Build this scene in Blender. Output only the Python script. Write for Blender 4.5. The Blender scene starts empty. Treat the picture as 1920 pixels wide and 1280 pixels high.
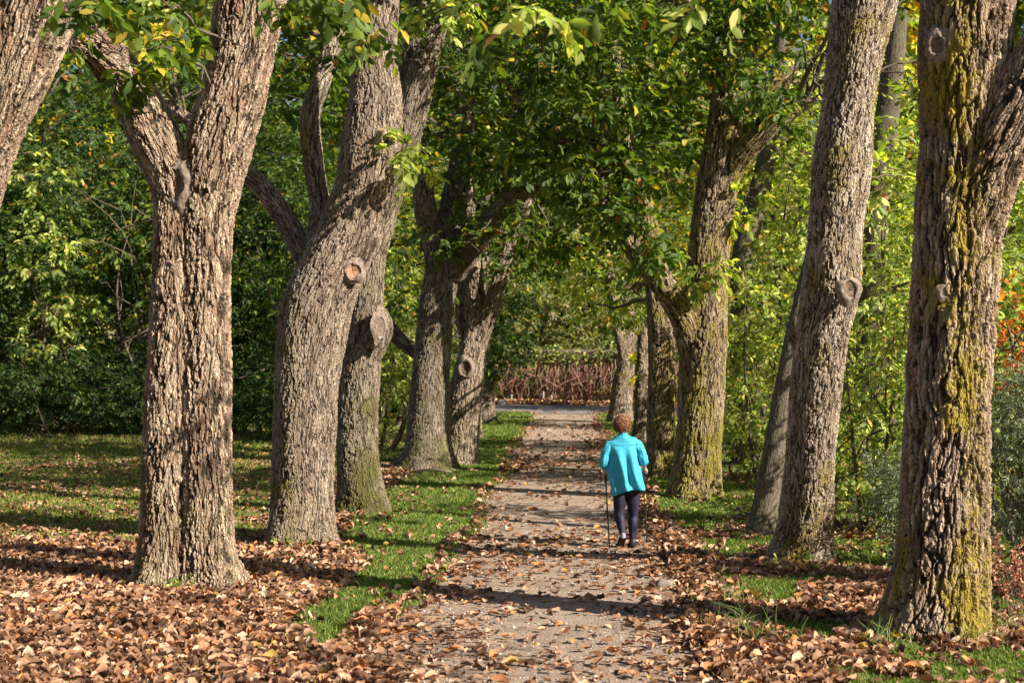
import bpy, bmesh, math, random
import numpy as np
from mathutils import Vector, Matrix

RS = np.random.RandomState(7)
random.seed(7)
R = math.radians
scene = bpy.context.scene
COL = scene.collection

# ------------------------------------------------------------------ camera
F = 2667.0           # focal length in photo pixels (photo is 1920 wide)
CAMZ = 2.14
PITCH = math.atan(60 / F)
cam_d = bpy.data.cameras.new('camera')
cam = bpy.data.objects.new('camera', cam_d)
COL.objects.link(cam)
cam.location = (0, 0, CAMZ)
cam.rotation_euler = (math.pi / 2 + PITCH, 0, 0)
cam_d.sensor_width = 36
cam_d.lens = 36 * F / 1920
cam_d.clip_end = 2000
cam_d.dof.use_dof = True
cam_d.dof.focus_distance = 15.5
cam_d.dof.aperture_fstop = 3.2
scene.camera = cam

# ------------------------------------------------------------------ light
SUN_AZ, SUN_EL = 61.0, 32.0     # azimuth to the right of straight behind the camera
S = Vector((math.sin(R(SUN_AZ)) * math.cos(R(SUN_EL)), -math.cos(R(SUN_AZ)) * math.cos(R(SUN_EL)), math.sin(R(SUN_EL))))
world = bpy.data.worlds.new('World')
scene.world = world
world.use_nodes = True
wn = world.node_tree.nodes
sky = wn.new('ShaderNodeTexSky')
sky.sky_type = 'NISHITA'
sky.sun_disc = False
sky.sun_elevation = R(SUN_EL)
sky.sun_rotation = R(180 - SUN_AZ)
world.node_tree.links.new(sky.outputs[0], wn['Background'].inputs[0])
wn['Background'].inputs[1].default_value = 0.05
sl = bpy.data.lights.new('sun', 'SUN')
sl.energy = 5.0
sl.angle = R(0.5)
sl.color = (1.0, 0.93, 0.82)
sun = bpy.data.objects.new('sun', sl)
COL.objects.link(sun)
sun.rotation_euler = (-S).to_track_quat('-Z', 'Y').to_euler()
scene.view_settings.view_transform = 'Standard'
scene.view_settings.look = 'None'
scene.view_settings.exposure = 1.2
scene.view_settings.gamma = 1
scene.cycles.max_bounces = 6
scene.cycles.diffuse_bounces = 3
scene.cycles.transmission_bounces = 4
scene.cycles.use_denoising = True

# ------------------------------------------------------------------ maths helpers
def P(px, py, Y):
    """point on the ray through photo pixel (px, py) at distance Y in front of the camera"""
    a = (px - 960) / F; b = (640 - py) / F
    dy = math.cos(PITCH) - b * math.sin(PITCH)
    dz = math.sin(PITCH) + b * math.cos(PITCH)
    return np.array([a * Y / dy, Y, CAMZ + dz * Y / dy])

def sm(a, b, x):
    t = np.clip((np.asarray(x, float) - a) / (b - a), 0, 1)
    return t * t * (3 - 2 * t)

def _hash(ix, iy, iz):
    n = (ix * 374761393 + iy * 668265263 + iz * 2147483647 + 1013904223) & 0xffffffff
    n = ((n ^ (n >> 13)) * 1274126177) & 0xffffffff
    n = (n ^ (n >> 16)) & 0xffffffff
    return n / 4294967295.0

def vnoise(x, y, z=0.0, sc=1.0):
    x, y, z = np.broadcast_arrays(np.asarray(x, float) * sc, np.asarray(y, float) * sc, np.asarray(z, float) * sc)
    ix = np.floor(x).astype(np.int64); iy = np.floor(y).astype(np.int64); iz = np.floor(z).astype(np.int64)
    fx = x - ix; fy = y - iy; fz = z - iz
    fx = fx * fx * (3 - 2 * fx); fy = fy * fy * (3 - 2 * fy); fz = fz * fz * (3 - 2 * fz)
    r = 0
    for dx in (0, 1):
        for dy in (0, 1):
            for dz in (0, 1):
                w = (fx if dx else 1 - fx) * (fy if dy else 1 - fy) * (fz if dz else 1 - fz)
                r = r + w * _hash(ix + dx, iy + dy, iz + dz)
    return r

def fbm(x, y, z=0.0, sc=1.0, o=3):
    r = 0; a = 1.0; t = 0
    for i in range(o):
        r = r + a * vnoise(np.asarray(x) + 17.3 * i, np.asarray(y) + 9.1 * i, z, sc); t += a; a *= 0.5; sc *= 2.03
    return r / t

def nrm(v):
    return v / np.maximum(np.linalg.norm(v, axis=-1, keepdims=True), 1e-9)

# ------------------------------------------------------------------ object helpers
def mesh_np(name, V, quads=None, tris=None, cols=None, vecs=None, flat=False):
    me = bpy.data.meshes.new(name)
    V = np.ascontiguousarray(V, np.float32).reshape(-1, 3)
    me.vertices.add(len(V)); me.vertices.foreach_set('co', V.ravel())
    idx = []; starts = []; n = 0
    if quads is not None and len(quads):
        q = np.asarray(quads, np.int32).reshape(-1, 4)
        idx.append(q.ravel()); starts.append(np.arange(len(q)) * 4); n = q.size
    if tris is not None and len(tris):
        t = np.asarray(tris, np.int32).reshape(-1, 3)
        idx.append(t.ravel()); starts.append(n + np.arange(len(t)) * 3)
    idx = np.concatenate(idx); starts = np.concatenate(starts).astype(np.int32)
    me.loops.add(len(idx)); me.loops.foreach_set('vertex_index', idx)
    me.polygons.add(len(starts)); me.polygons.foreach_set('loop_start', starts)
    me.update(calc_edges=True)
    me.validate()
    if cols is not None:
        a = me.color_attributes.new('col', 'FLOAT_COLOR', 'POINT')
        c = np.ones((len(V), 4), np.float32); c[:, :3] = cols
        a.data.foreach_set('color', c.ravel())
    if vecs is not None:
        a = me.attributes.new('bco', 'FLOAT_VECTOR', 'POINT')
        a.data.foreach_set('vector', np.ascontiguousarray(vecs, np.float32).ravel())
    if flat:
        me.shade_flat()
    return me

def obj(name, me, mat, parent=None):
    o = bpy.data.objects.new(name, me)
    COL.objects.link(o)
    if mat is not None and me is not None:
        me.materials.clear(); me.materials.append(mat)
    if parent is not None:
        o.parent = parent
        o.matrix_parent_inverse = Matrix.Translation(parent.location).inverted()
    return o

def thing(name, loc, label, cat, group=None):
    o = bpy.data.objects.new(name, None)
    o.empty_display_size = 0.3
    COL.objects.link(o); o.location = loc
    tag(o, label, cat, group)
    return o

def tag(o, label=None, cat=None, group=None, kind=None):
    if label: o['label'] = label
    if cat: o['category'] = cat
    if group: o['group'] = group
    if kind: o['kind'] = kind
    return o

class Tubes:
    """collects swept tubes into one mesh"""
    def __init__(self): self.V = []; self.Q = []; self.n = 0; self.C = []
    def add(self, pts, rad, sides=6, col=(1, 1, 1), cap=True):
        pts = np.asarray(pts, float); rad = np.broadcast_to(np.asarray(rad, float), (len(pts),))
        T = nrm(np.gradient(pts, axis=0))
        ref = np.array([1.0, 0.13, 0.07]) if abs(T[0][0]) < 0.9 else np.array([0.0, 1.0, 0.1])
        N = nrm(np.cross(T, ref)); B = np.cross(T, N)
        a = np.linspace(0, 2 * math.pi, sides, endpoint=False)
        ring = pts[:, None, :] + rad[:, None, None] * (np.cos(a)[None, :, None] * N[:, None, :] + np.sin(a)[None, :, None] * B[:, None, :])
        k = len(pts)
        i = np.arange(k - 1)[:, None] * sides; j = np.arange(sides)[None, :]; j2 = (j + 1) % sides
        q = np.stack([i + j, i + j2, i + sides + j2, i + sides + j], -1).reshape(-1, 4) + self.n
        self.V.append(ring.reshape(-1, 3)); self.Q.append(q)
        self.C.append(np.broadcast_to(np.array(col, float), (k * sides, 3)))
        self.n += k * sides
    def mesh(self, name):
        return mesh_np(name, np.concatenate(self.V), np.concatenate(self.Q), cols=np.concatenate(self.C))

# ------------------------------------------------------------------ materials
class NT:
    def __init__(self, name):
        self.m = bpy.data.materials.new(name); self.m.use_nodes = True
        self.t = self.m.node_tree; self.t.nodes.clear()
        self.out = self.t.nodes.new('ShaderNodeOutputMaterial')
    def n(self, typ, **kw):
        nd = self.t.nodes.new('ShaderNode' + typ)
        for k, v in kw.items(): setattr(nd, k, v)
        return nd
    def l(self, a, b): self.t.links.new(a, b)
    def put(self, sock, v):
        if isinstance(v, bpy.types.NodeSocket): self.l(v, sock)
        elif isinstance(v, (tuple, list)) and len(v) == 3 and sock.type == 'RGBA': sock.default_value = (*v, 1)
        else: sock.default_value = v
    def math(self, op, a, b=0.0, c=None):
        nd = self.n('Math', operation=op); self.put(nd.inputs[0], a); self.put(nd.inputs[1], b)
        if c is not None: self.put(nd.inputs[2], c)
        return nd.outputs[0]
    def vmath(self, op, a, b=(0, 0, 0)):
        nd = self.n('VectorMath', operation=op); self.put(nd.inputs[0], a); self.put(nd.inputs[1], b)
        return nd.outputs['Value'] if op in ('DOT_PRODUCT', 'LENGTH') else nd.outputs[0]
    def noise(self, vec, sc, det=3, rough=0.5, color=False):
        nd = self.n('TexNoise'); self.put(nd.inputs['Vector'], vec)
        nd.inputs['Scale'].default_value = sc; nd.inputs['Detail'].default_value = det; nd.inputs['Roughness'].default_value = rough
        return nd.outputs['Color' if color else 'Fac']
    def map(self, v, a, b, c=0.0, d=1.0, smooth=False):
        nd = self.n('MapRange'); nd.clamp = True
        if smooth: nd.interpolation_type = 'SMOOTHSTEP'
        self.put(nd.inputs[0], v)
        for i, x in enumerate((a, b, c, d)): nd.inputs[i + 1].default_value = x
        return nd.outputs[0]
    def mix(self, f, a, b, mode='MIX'):
        nd = self.n('Mix', data_type='RGBA', blend_type=mode)
        self.put(nd.inputs[0], f); self.put(nd.inputs[6], a); self.put(nd.inputs[7], b)
        return nd.outputs[2]
    def bsdf(self, col, rough=0.8, spec=0.3, normal=None):
        b = self.n('BsdfPrincipled'); self.put(b.inputs['Base Color'], col); self.put(b.inputs['Roughness'], rough)
        b.inputs['Specular IOR Level'].default_value = spec
        if normal is not None: self.l(normal, b.inputs['Normal'])
        return b.outputs[0]
    def bump(self, h, dist=0.01, strength=1.0):
        b = self.n('Bump'); self.put(b.inputs['Height'], h); b.inputs['Distance'].default_value = dist; b.inputs['Strength'].default_value = strength
        return b.outputs[0]

def bark_mat(name, plate=(0.30, 0.235, 0.185), plate2=(0.20, 0.15, 0.115), crack=(0.045, 0.032, 0.024), ws=0.075, ratio=4.5,
             depth=0.03, moss=(0.15, 0.15, 0.02), moss_amt=0.0, moss_dir=(-1, 0, 0.2), moss_top=2.0, red=0.0, stripe=None):
    t = NT(name)
    at = t.n('Attribute', attribute_name='bco'); co = at.outputs['Vector']
    geo = t.n('NewGeometry'); pos = geo.outputs['Position']
    sep_s = t.vmath('MULTIPLY', co, (1, 1, 0.35))
    w1 = t.vmath('SUBTRACT', t.noise(sep_s, 5.0, 2, color=True), (0.5, 0.5, 0.5))
    w2 = t.vmath('SUBTRACT', t.noise(co, 26.0, 3, color=True), (0.5, 0.5, 0.5))
    cw = t.vmath('ADD', co, t.vmath('MULTIPLY', w1, (0.16, 0.16, 0.25)))
    cw = t.vmath('ADD', cw, t.vmath('MULTIPLY', w2, (0.030, 0.030, 0.06)))
    v1 = t.vmath('MULTIPLY', cw, (1 / ws, 1 / ws, 1 / (ws * ratio)))
    def vor(v):
        n = t.n('TexVoronoi', feature='DISTANCE_TO_EDGE'); n.inputs['Scale'].default_value = 1; t.put(n.inputs['Vector'], v)
        return n.outputs['Distance']
    d1 = vor(v1)
    rg = t.noise(t.vmath('MULTIPLY', cw, (1, 1, 0.15)), 0.95 / ws, 1, 0.4)
    rg = t.map(t.math('ABSOLUTE', t.math('SUBTRACT', rg, 0.5)), 0.0, 0.075, 0, 1, True)
    cr1 = t.math('MULTIPLY', rg, t.map(d1, 0.0, 0.14, 0.58, 1, True))
    d2 = vor(t.vmath('MULTIPLY', cw, (2.4 / ws, 2.4 / ws, 2.9 / (ws * ratio))))
    cr2 = t.map(d2, 0.0, 0.2, 0, 1, True)
    fine = t.noise(t.vmath('MULTIPLY', co, (1, 1, 0.45)), 70.0, 5, 0.65)
    midn = t.noise(t.vmath('MULTIPLY', co, (1, 1, 0.3)), 16.0, 3, 0.6)
    h = t.math('MULTIPLY', cr1, 0.6)
    h = t.math('ADD', h, t.math('MULTIPLY', t.math('MULTIPLY', cr2, cr1), 0.22))
    h = t.math('ADD', h, t.math('MULTIPLY', midn, 0.30))
    h = t.math('ADD', h, t.math('MULTIPLY', fine, 0.20))
    # colour
    n1 = t.noise(sep_s, 7.0, 4, 0.6)
    pc = t.mix(t.map(n1, 0.38, 0.62), plate2, plate)
    pc = t.mix(t.map(fine, 0.35, 0.7), t.mix(0.32, pc, (0.10, 0.075, 0.058)), pc)
    if red > 0:
        rn = t.noise(t.vmath('MULTIPLY', co, (1, 1, 0.4)), 9.0, 3, 0.6)
        pc = t.mix(t.math('MULTIPLY', t.map(rn, 0.5, 0.68), red), pc, (0.32, 0.15, 0.10))
    fac = t.math('MULTIPLY', cr1, t.map(cr2, 0, 1, 0.55, 1))
    c = t.mix(fac, crack, pc)
    if moss_amt > 0:
        mn = t.noise(pos, 2.2, 2, 0.6); mf = t.noise(pos, 45.0, 3, 0.7)
        dm = t.vmath('DOT_PRODUCT', geo.outputs['Normal'], tuple(Vector(moss_dir).normalized()))
        sx = t.n('SeparateXYZ'); t.l(pos, sx.inputs[0])
        low = t.map(sx.outputs[2], 0.0, moss_top, 0.25, 0.0)
        k = t.math('ADD', t.math('MULTIPLY', dm, 0.30), t.math('ADD', low, t.math('MULTIPLY', t.math('SUBTRACT', mn, 0.5), 1.3)))
        k = t.math('ADD', k, t.math('MULTIPLY', t.math('SUBTRACT', mf, 0.5), 1.1))
        if stripe:
            sx2 = t.n('SeparateXYZ'); t.l(pos, sx2.inputs[0])
            dx = t.math('DIVIDE', t.math('SUBTRACT', t.math('ADD', sx2.outputs[0], t.math('MULTIPLY', t.math('SUBTRACT', mn, 0.5), 0.55)), stripe[0]), stripe[1])
            k = t.math('ADD', k, t.math('MULTIPLY', t.math('SUBTRACT', t.math('EXPONENT', t.math('MULTIPLY', t.math('MULTIPLY', dx, dx), -1.0)), 0.45), stripe[2]))
        k = t.map(k, 0.30 - 0.35 * moss_amt, 0.50 - 0.35 * moss_amt)
        k = t.math('MULTIPLY', k, t.map(cr1, 0, 0.6, 0.25, 0.9))
        mcol = t.mix(t.map(mf, 0.4, 0.65), tuple(x * 0.55 for x in moss), moss)
        c = t.mix(k, c, mcol)
    t.l(t.bsdf(c, 0.9, 0.15), t.out.inputs['Surface'])
    dn = t.n('Displacement'); t.l(h, dn.inputs['Height']); dn.inputs['Midlevel'].default_value = 0.72
    dn.inputs['Scale'].default_value = depth
    t.l(dn.outputs[0], t.out.inputs['Displacement'])
    t.m.displacement_method = 'BOTH'
    return t.m

def leaf_mat(name, trans=0.4, rough=0.45, spec=0.35, tmul=(1.9, 2.0, 0.6)):
    t = NT(name)
    at = t.n('Attribute', attribute_name='col'); c = at.outputs['Color']
    b = t.bsdf(c, rough, spec)
    tr = t.n('BsdfTranslucent'); t.l(t.mix(1.0, c, tmul, 'MULTIPLY'), tr.inputs[0])
    mx = t.n('MixShader'); mx.inputs[0].default_value = trans
    t.l(b, mx.inputs[1]); t.l(tr.outputs[0], mx.inputs[2]); t.l(mx.outputs[0], t.out.inputs[0])
    return t.m

def plain_mat(name, col, rough=0.7, spec=0.3, var=0.25, sc=20.0, bump=0.0):
    t = NT(name)
    tc = t.n('TexCoord'); n = t.noise(tc.outputs['Object'], sc, 4, 0.6)
    c = t.mix(t.map(n, 0.3, 0.7), tuple(x * (1 - var) for x in col), tuple(min(1, x * (1 + var)) for x in col))
    t.l(t.bsdf(c, rough, spec, t.bump(n, bump) if bump else None), t.out.inputs[0])
    return t.m

def attr_mat(name, rough=0.85, spec=0.2):
    t = NT(name)
    at = t.n('Attribute', attribute_name='col')
    t.l(t.bsdf(at.outputs['Color'], rough, spec), t.out.inputs[0])
    return t.m

# ------------------------------------------------------------------ terrain
def gz(x, Y):
    x = np.asarray(x, float); Y = np.asarray(Y, float)
    z = 0.24 * np.logaddexp(0, (np.minimum(Y, 130) - 45) / 8)
    z = z + 0.30 * sm(-3.5, -8, x) * sm(24, 46, Y) * (1 - sm(60, 80, Y))
    z = z + 0.05 * (fbm(x, Y, 0, 0.5, 2) - 0.5) * sm(1.3, 3.0, np.abs(x - pathc(Y)))
    z = z - 1.2 * sm(5.5, 11, x - 0.04 * Y) * (1 - sm(45, 60, Y))
    return z

def pathc(Y): return 0.26 + (np.asarray(Y, float) - 9.8) * 0.036
def pathl(Y): return pathc(Y) - 1.32 + 0.25 * (fbm(3.1, Y, 0, 0.35, 2) - 0.5) * 2
def pathr(Y): return pathc(Y) + 1.30 + 0.25 * (fbm(8.7, Y, 0, 0.35, 2) - 0.5) * 2
def roadc(x): return 62.5 - 0.30 * (np.asarray(x, float) - 2)

def grass_d(x, Y):
    dl = pathl(Y) - x; dr = x - pathr(Y)
    n = fbm(x, Y, 2.0, 1.6, 3); n2 = fbm(x, Y, 5.0, 0.55, 2)
    wd = 0.75 + 1.1 * sm(15, 20, Y)
    strip = sm(-0.25, 0.1, dl) * sm(1.15, 0.75, dl / wd) * sm(12.0, 13.4, Y)
    strip = np.maximum(strip, sm(0.05, 0.3, dl) * sm(0.9, 0.6, dl) * sm(10.3, 11.2, Y) * sm(0.35, 0.5, n))
    strip = strip * (0.8 + 0.2 * sm(0.3, 0.42, n))
    lawn = sm(2.9, 3.9, -x) * sm(16.5, 18.5, Y + 0.12 * x) * (0.45 + 0.55 * sm(0.38, 0.52, n2 * 0.6 + n * 0.4))
    lawn = np.maximum(lawn, sm(2.6, 3.4, -x) * sm(30, 34, Y))
    mid = sm(1.0, 1.6, dl) * sm(30, 36, Y) * 0.6
    right = sm(0.15, 0.5, dr) * sm(0.45, 0.54, n) * 0.95
    right = np.maximum(right, sm(0.2, 0.5, dr) * sm(19, 21, Y) * (0.3 + 0.7 * sm(0.35, 0.5, n)))
    tuft = 0.5 * sm(0.63, 0.68, fbm(x, Y, 12.0, 2.4, 2)) * (dl > 0)
    return np.clip(np.maximum.reduce([strip, lawn, mid, right, tuft]), 0, 1) * (np.abs(Y - roadc(x)) > 3.6)

def leaf_d(x, Y):
    g = grass_d(x, Y)
    dl = pathl(Y) - x; dr = x - pathr(Y)
    n = fbm(x, Y, 9.0, 1.1, 3)
    off = np.where((dl > 0) | (dr > 0), 1.0, 0.0)
    cover = (1 - g) ** 2.0 * (0.6 + 0.4 * sm(0.3, 0.5, n)) + 0.02
    cover = np.where((dl > 1.6) & (Y > 17), np.maximum(cover, 0.12 + 0.22 * sm(0.5, 0.62, fbm(x * 0.6, Y * 1.2, 3.0, 0.7, 2))), cover)
    cover = np.where((dl > 1.0), np.maximum(cover, 0.09 * sm(0.45, 0.6, n)), cover)
    inner = np.minimum(-dl, -dr)
    wl = 0.24 + 0.25 * sm(24, 14, Y)
    on = 0.032 + 0.55 * np.exp(-np.clip(-dl, 0, 9) / wl) * sm(0.25, 0.55, n + 0.1) + 0.45 * np.exp(-np.clip(-dr, 0, 9) / 0.3) * sm(0.25, 0.55, n)
    on = on + 0.12 * sm(0.5, 0.66, fbm(x, Y, 4.0, 0.45, 2)) + 0.16 * sm(20, 17, Y) * sm(14.0, 16.0, Y) * sm(0.42, 0.55, n)
    return np.where(off > 0, cover, on)

# ground sheet
xs = np.concatenate([np.linspace(-260, -16, 40), np.arange(-15.6, 15.7, 0.3), np.linspace(16, 260, 40)])
ys = np.concatenate([np.linspace(-60, 7.5, 30), np.arange(8, 45, 0.3), np.arange(45, 90, 0.7), np.linspace(92, 900, 60)])
GX, GY = np.meshgrid(xs, ys)
GZ = gz(GX, GY) + 26 * sm(114, 175, GY)
nx, ny = len(xs), len(ys)
ii = (np.arange(ny - 1)[:, None] * nx + np.arange(nx - 1)[None, :])
Q = np.stack([ii, ii + 1, ii + nx + 1, ii + nx], -1).reshape(-1, 4)
gr = np.maximum(grass_d(GX, GY), GY > 110).ravel()
gc = np.stack([gr, leaf_d(GX, GY).ravel(), np.zeros_like(gr)], -1)
t = NT('soil_and_turf')
at = t.n('Attribute', attribute_name='col'); sp = t.n('SeparateColor'); t.l(at.outputs['Color'], sp.inputs[0])
pos = t.n('NewGeometry').outputs['Position']
nf = t.noise(pos, 40, 4, 0.7); nm = t.noise(pos, 9, 4, 0.65)
soil = t.mix(t.map(nf, 0.35, 0.7), (0.07, 0.045, 0.03), (0.24, 0.15, 0.095))
grass = t.mix(t.map(nf, 0.3, 0.7), (0.045, 0.075, 0.014), (0.12, 0.17, 0.035))
k = t.map(t.math('ADD', sp.outputs[0], t.math('MULTIPLY', t.math('SUBTRACT', nm, 0.5), 0.9)), 0.35, 0.6)
gcol = t.mix(k, soil, grass)
t.l(t.bsdf(gcol, 0.95, 0.1, t.bump(nf, 0.02)), t.out.inputs[0])
ground = obj('ground', mesh_np('ground', np.stack([GX, GY, GZ], -1), Q, cols=gc), t.m)
tag(ground, kind='structure')

def strip_mesh(name, L, Rr, Ys, lift, n=24, zf=None):
    u = np.linspace(0, 1, n)[None, :]
    X = L[:, None] * (1 - u) + Rr[:, None] * u
    YY = np.broadcast_to(Ys[:, None], X.shape) if Ys.ndim == 1 else Ys
    Z = gz(X, YY) + lift
    Z[:, 0] -= lift + 0.02; Z[:, -1] -= lift + 0.02
    k = np.arange(len(L) - 1)[:, None] * n + np.arange(n - 1)[None, :]
    q = np.stack([k, k + 1, k + n + 1, k + n], -1).reshape(-1, 4)
    return mesh_np(name, np.stack([X, YY, Z], -1), q)

Ys = np.arange(2, 61, 0.12)
wob = 0.10 * (fbm(1.0, Ys, 0, 2.5, 3) - 0.5)
flare = 2.2 * sm(52, 60, Ys) ** 2
t = NT('gravel')
pos = t.n('NewGeometry').outputs['Position']
n1 = t.noise(pos, 110, 3, 0.7); n2 = t.noise(t.vmath('MULTIPLY', pos, (1, 2.2, 1)), 1.6, 4, 0.6); n3 = t.noise(pos, 12, 4, 0.65)
vr = t.n('TexVoronoi'); vr.inputs['Scale'].default_value = 55; t.l(pos, vr.inputs['Vector'])
c = t.mix(t.map(n2, 0.35, 0.65), (0.37, 0.262, 0.188), (0.54, 0.41, 0.31))
c = t.mix(t.map(n3, 0.3, 0.7), t.mix(0.35, c, (0.17, 0.11, 0.075)), c)
c = t.mix(t.map(n1, 0.38, 0.56), t.mix(0.65, c, (0.07, 0.05, 0.038)), c)
c = t.mix(t.map(vr.outputs['Distance'], 0.0, 0.28, 0.35, 0.0), c, (0.55, 0.48, 0.42))
h = t.math('ADD', t.math('MULTIPLY', n1, 0.5), t.math('MULTIPLY', n3, 0.5))
t.l(t.bsdf(c, 0.95, 0.15, t.bump(h, 0.03)), t.out.inputs[0])
path = obj('path', strip_mesh('path', pathl(Ys) + wob - flare * 1.0, pathr(Ys) - wob + flare, Ys, 0.012), t.m)
tag(path, kind='structure')

# road across the far end
rx = np.arange(-70, 90, 1.0)
u = np.linspace(-3.6, 3.6, 16)
RX = np.repeat(rx[:, None], 16, 1); RY = roadc(RX) + u[None, :]
RZ = gz(RX, RY) + 0.03
kk = np.arange(len(rx) - 1)[:, None] * 16 + np.arange(15)[None, :]
t = NT('asphalt')
pos = t.n('NewGeometry').outputs['Position']
n1 = t.noise(pos, 60, 3, 0.7); n2 = t.noise(pos, 0.8, 3, 0.6)
c = t.mix(t.map(n2, 0.3, 0.7), (0.19, 0.17, 0.165), (0.28, 0.25, 0.24))
c = t.mix(t.map(n1, 0.4, 0.6, 0, 0.35), c, (0.06, 0.055, 0.06))
t.l(t.bsdf(c, 0.9, 0.2, t.bump(n1, 0.004)), t.out.inputs[0])
road = obj('road', mesh_np('road', np.stack([RX, RY, RZ], -1), np.stack([kk, kk + 16, kk + 17, kk + 1], -1).reshape(-1, 4)), t.m)
tag(road, kind='structure')

# ------------------------------------------------------------------ leaves
T8v = np.array([[0, 0, 0], [.3, .40, .04], [.3, 0, -.02], [.3, -.40, .04], [.68, .44, .02], [.68, 0, -.03], [.68, -.44, .02], [1, 0, -.10]])
T8q = np.array([[2, 5, 4, 1], [3, 6, 5, 2]]); T8t = np.array([[0, 2, 1], [0, 3, 2], [5, 7, 4], [6, 7, 5]])
T4v = np.array([[0, 0, 0], [.55, .48, .05], [1, 0, -.08], [.55, -.48, .05]]); T4t = np.array([[0, 2, 1], [0, 3, 2]]); T4q = np.zeros((0, 4), int)

def leaf_arrays(Pn, D, U, L, W, curl=1.0, lod=0):
    Tv, Tq, Tt = (T8v, T8q, T8t) if lod == 0 else (T4v, T4q, T4t)
    D = nrm(D); Y = nrm(np.cross(U, D)); Z = np.cross(D, Y)
    L = np.asarray(L)[:, None, None]; W = np.asarray(W)[:, None, None]; cu = np.broadcast_to(np.asarray(curl, float), (len(Pn),))[:, None, None]
    V = Pn[:, None, :] + Tv[None, :, 0:1] * L * D[:, None, :] + Tv[None, :, 1:2] * W * Y[:, None, :] + Tv[None, :, 2:3] * cu * L * Z[:, None, :]
    k = len(Tv); base = (np.arange(len(Pn)) * k)[:, None, None]
    return V.reshape(-1, 3), (Tq[None] + base).reshape(-1, 4), (Tt[None] + base).reshape(-1, 3), k

def leaves_mesh(name, Pn, D, U, L, W, col, curl=1.0, lod=0):
    V, q, tr, k = leaf_arrays(Pn, D, U, L, W, curl, lod)
    return mesh_np(name, V, q, tr, cols=np.repeat(col, k, 0))

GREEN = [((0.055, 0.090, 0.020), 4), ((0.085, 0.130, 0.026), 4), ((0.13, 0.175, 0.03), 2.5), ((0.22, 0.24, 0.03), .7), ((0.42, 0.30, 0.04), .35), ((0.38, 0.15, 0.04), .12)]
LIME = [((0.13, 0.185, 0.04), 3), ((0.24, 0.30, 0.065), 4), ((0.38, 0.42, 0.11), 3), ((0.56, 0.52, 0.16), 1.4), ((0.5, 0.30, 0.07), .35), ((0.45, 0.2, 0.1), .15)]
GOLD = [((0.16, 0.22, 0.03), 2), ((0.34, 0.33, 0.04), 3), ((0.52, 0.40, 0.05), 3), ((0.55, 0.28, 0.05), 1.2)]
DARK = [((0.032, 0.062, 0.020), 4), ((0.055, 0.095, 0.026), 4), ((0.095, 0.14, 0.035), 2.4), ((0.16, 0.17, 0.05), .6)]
SAGE = [((0.16, 0.20, 0.12), 4), ((0.24, 0.28, 0.18), 4), ((0.33, 0.36, 0.25), 2), ((0.3, 0.28, 0.1), .3)]
OLIVE = [((0.12, 0.15, 0.05), 4), ((0.20, 0.21, 0.09), 3), ((0.26, 0.24, 0.13), 2), ((0.3, 0.2, 0.12), 1), ((0.40, 0.34, 0.08), 1)]
RUST = [((0.60, 0.16, 0.04), 4), ((0.7, 0.24, 0.06), 2), ((0.4, 0.1, 0.04), 2)]
DEAD = [((0.36, 0.20, 0.115), 5), ((0.44, 0.265, 0.16), 4.2), ((0.25, 0.125, 0.066), 5), ((0.13, 0.066, 0.038), 4.2), ((0.54, 0.37, 0.25), 1.6), ((0.44, 0.29, 0.07), 0.4), ((0.42, 0.18, 0.07), 2.0)]

def pick(pal, n, clump=None):
    c = np.array([p[0] for p in pal]); w = np.array([p[1] for p in pal], float); w /= w.sum()
    r = c[RS.choice(len(c), n, p=w)]
    r = r * (1 + 0.22 * RS.randn(n, 1)).clip(0.5, 1.6)
    if clump is not None: r = r * clump[:, None]
    return r.clip(0.004, 0.8)

def spray_leaves(C, D, L, k=7, spread=1.0):
    """C centres (n,3), D rachis directions; returns leaflet P, D, U, index of spray"""
    n = len(C); D = nrm(D)
    up = np.array([0, 0, 1.0]) + 0.45 * RS.randn(n, 3)
    Sd = nrm(np.cross(D, up)); U = np.cross(Sd, D)
    j = np.arange(k); tt = (0.25 + 0.75 * (j // 2 + 1) / (k // 2 + 1)); side = np.where(j % 2 == 0, 1, -1).astype(float)
    side[-1] = 0 if k % 2 else side[-1]
    Rl = L[:, None] * (0.55 * k / 2.0)
    pos = C[:, None, :] + (tt[None, :] * Rl)[..., None] * D[:, None, :]
    pos[..., 2] -= (0.22 * (tt[None, :] ** 2) * Rl)
    dl = 0.65 * D[:, None, :] + spread * side[None, :, None] * Sd[:, None, :] * 0.9 + 0.22 * RS.randn(n, k, 3)
    dl[..., 2] -= 0.28
    uu = U[:, None, :] + 0.38 * RS.randn(n, k, 3)
    idx = np.repeat(np.arange(n), k)
    return pos.reshape(-1, 3), dl.reshape(-1, 3), uu.reshape(-1, 3), idx

def ell_points(n, c, r, hollow=0.0):
    v = nrm(RS.randn(n, 3)); rad = RS.rand(n, 1) ** (1 / 3.0)
    rad = np.where(RS.rand(n, 1) < hollow, 0.75 + 0.25 * RS.rand(n, 1), rad)
    return np.asarray(c) + v * rad * np.asarray(r), v

LEAF = leaf_mat('leaf_green', 0.45, 0.5, 0.2)
LEAF_B = leaf_mat('leaf_shrub', 0.38, 0.55, 0.25)
NEEDLE = leaf_mat('leaf_sage', 0.2, 0.6, 0.2)
DEADM = leaf_mat('dead_leaf', 0.12, 0.7, 0.2, (1.2, 0.9, 0.6))
TWIG = plain_mat('twig_bark', (0.12, 0.09, 0.065), 0.9, 0.1, 0.4, 30)

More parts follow.
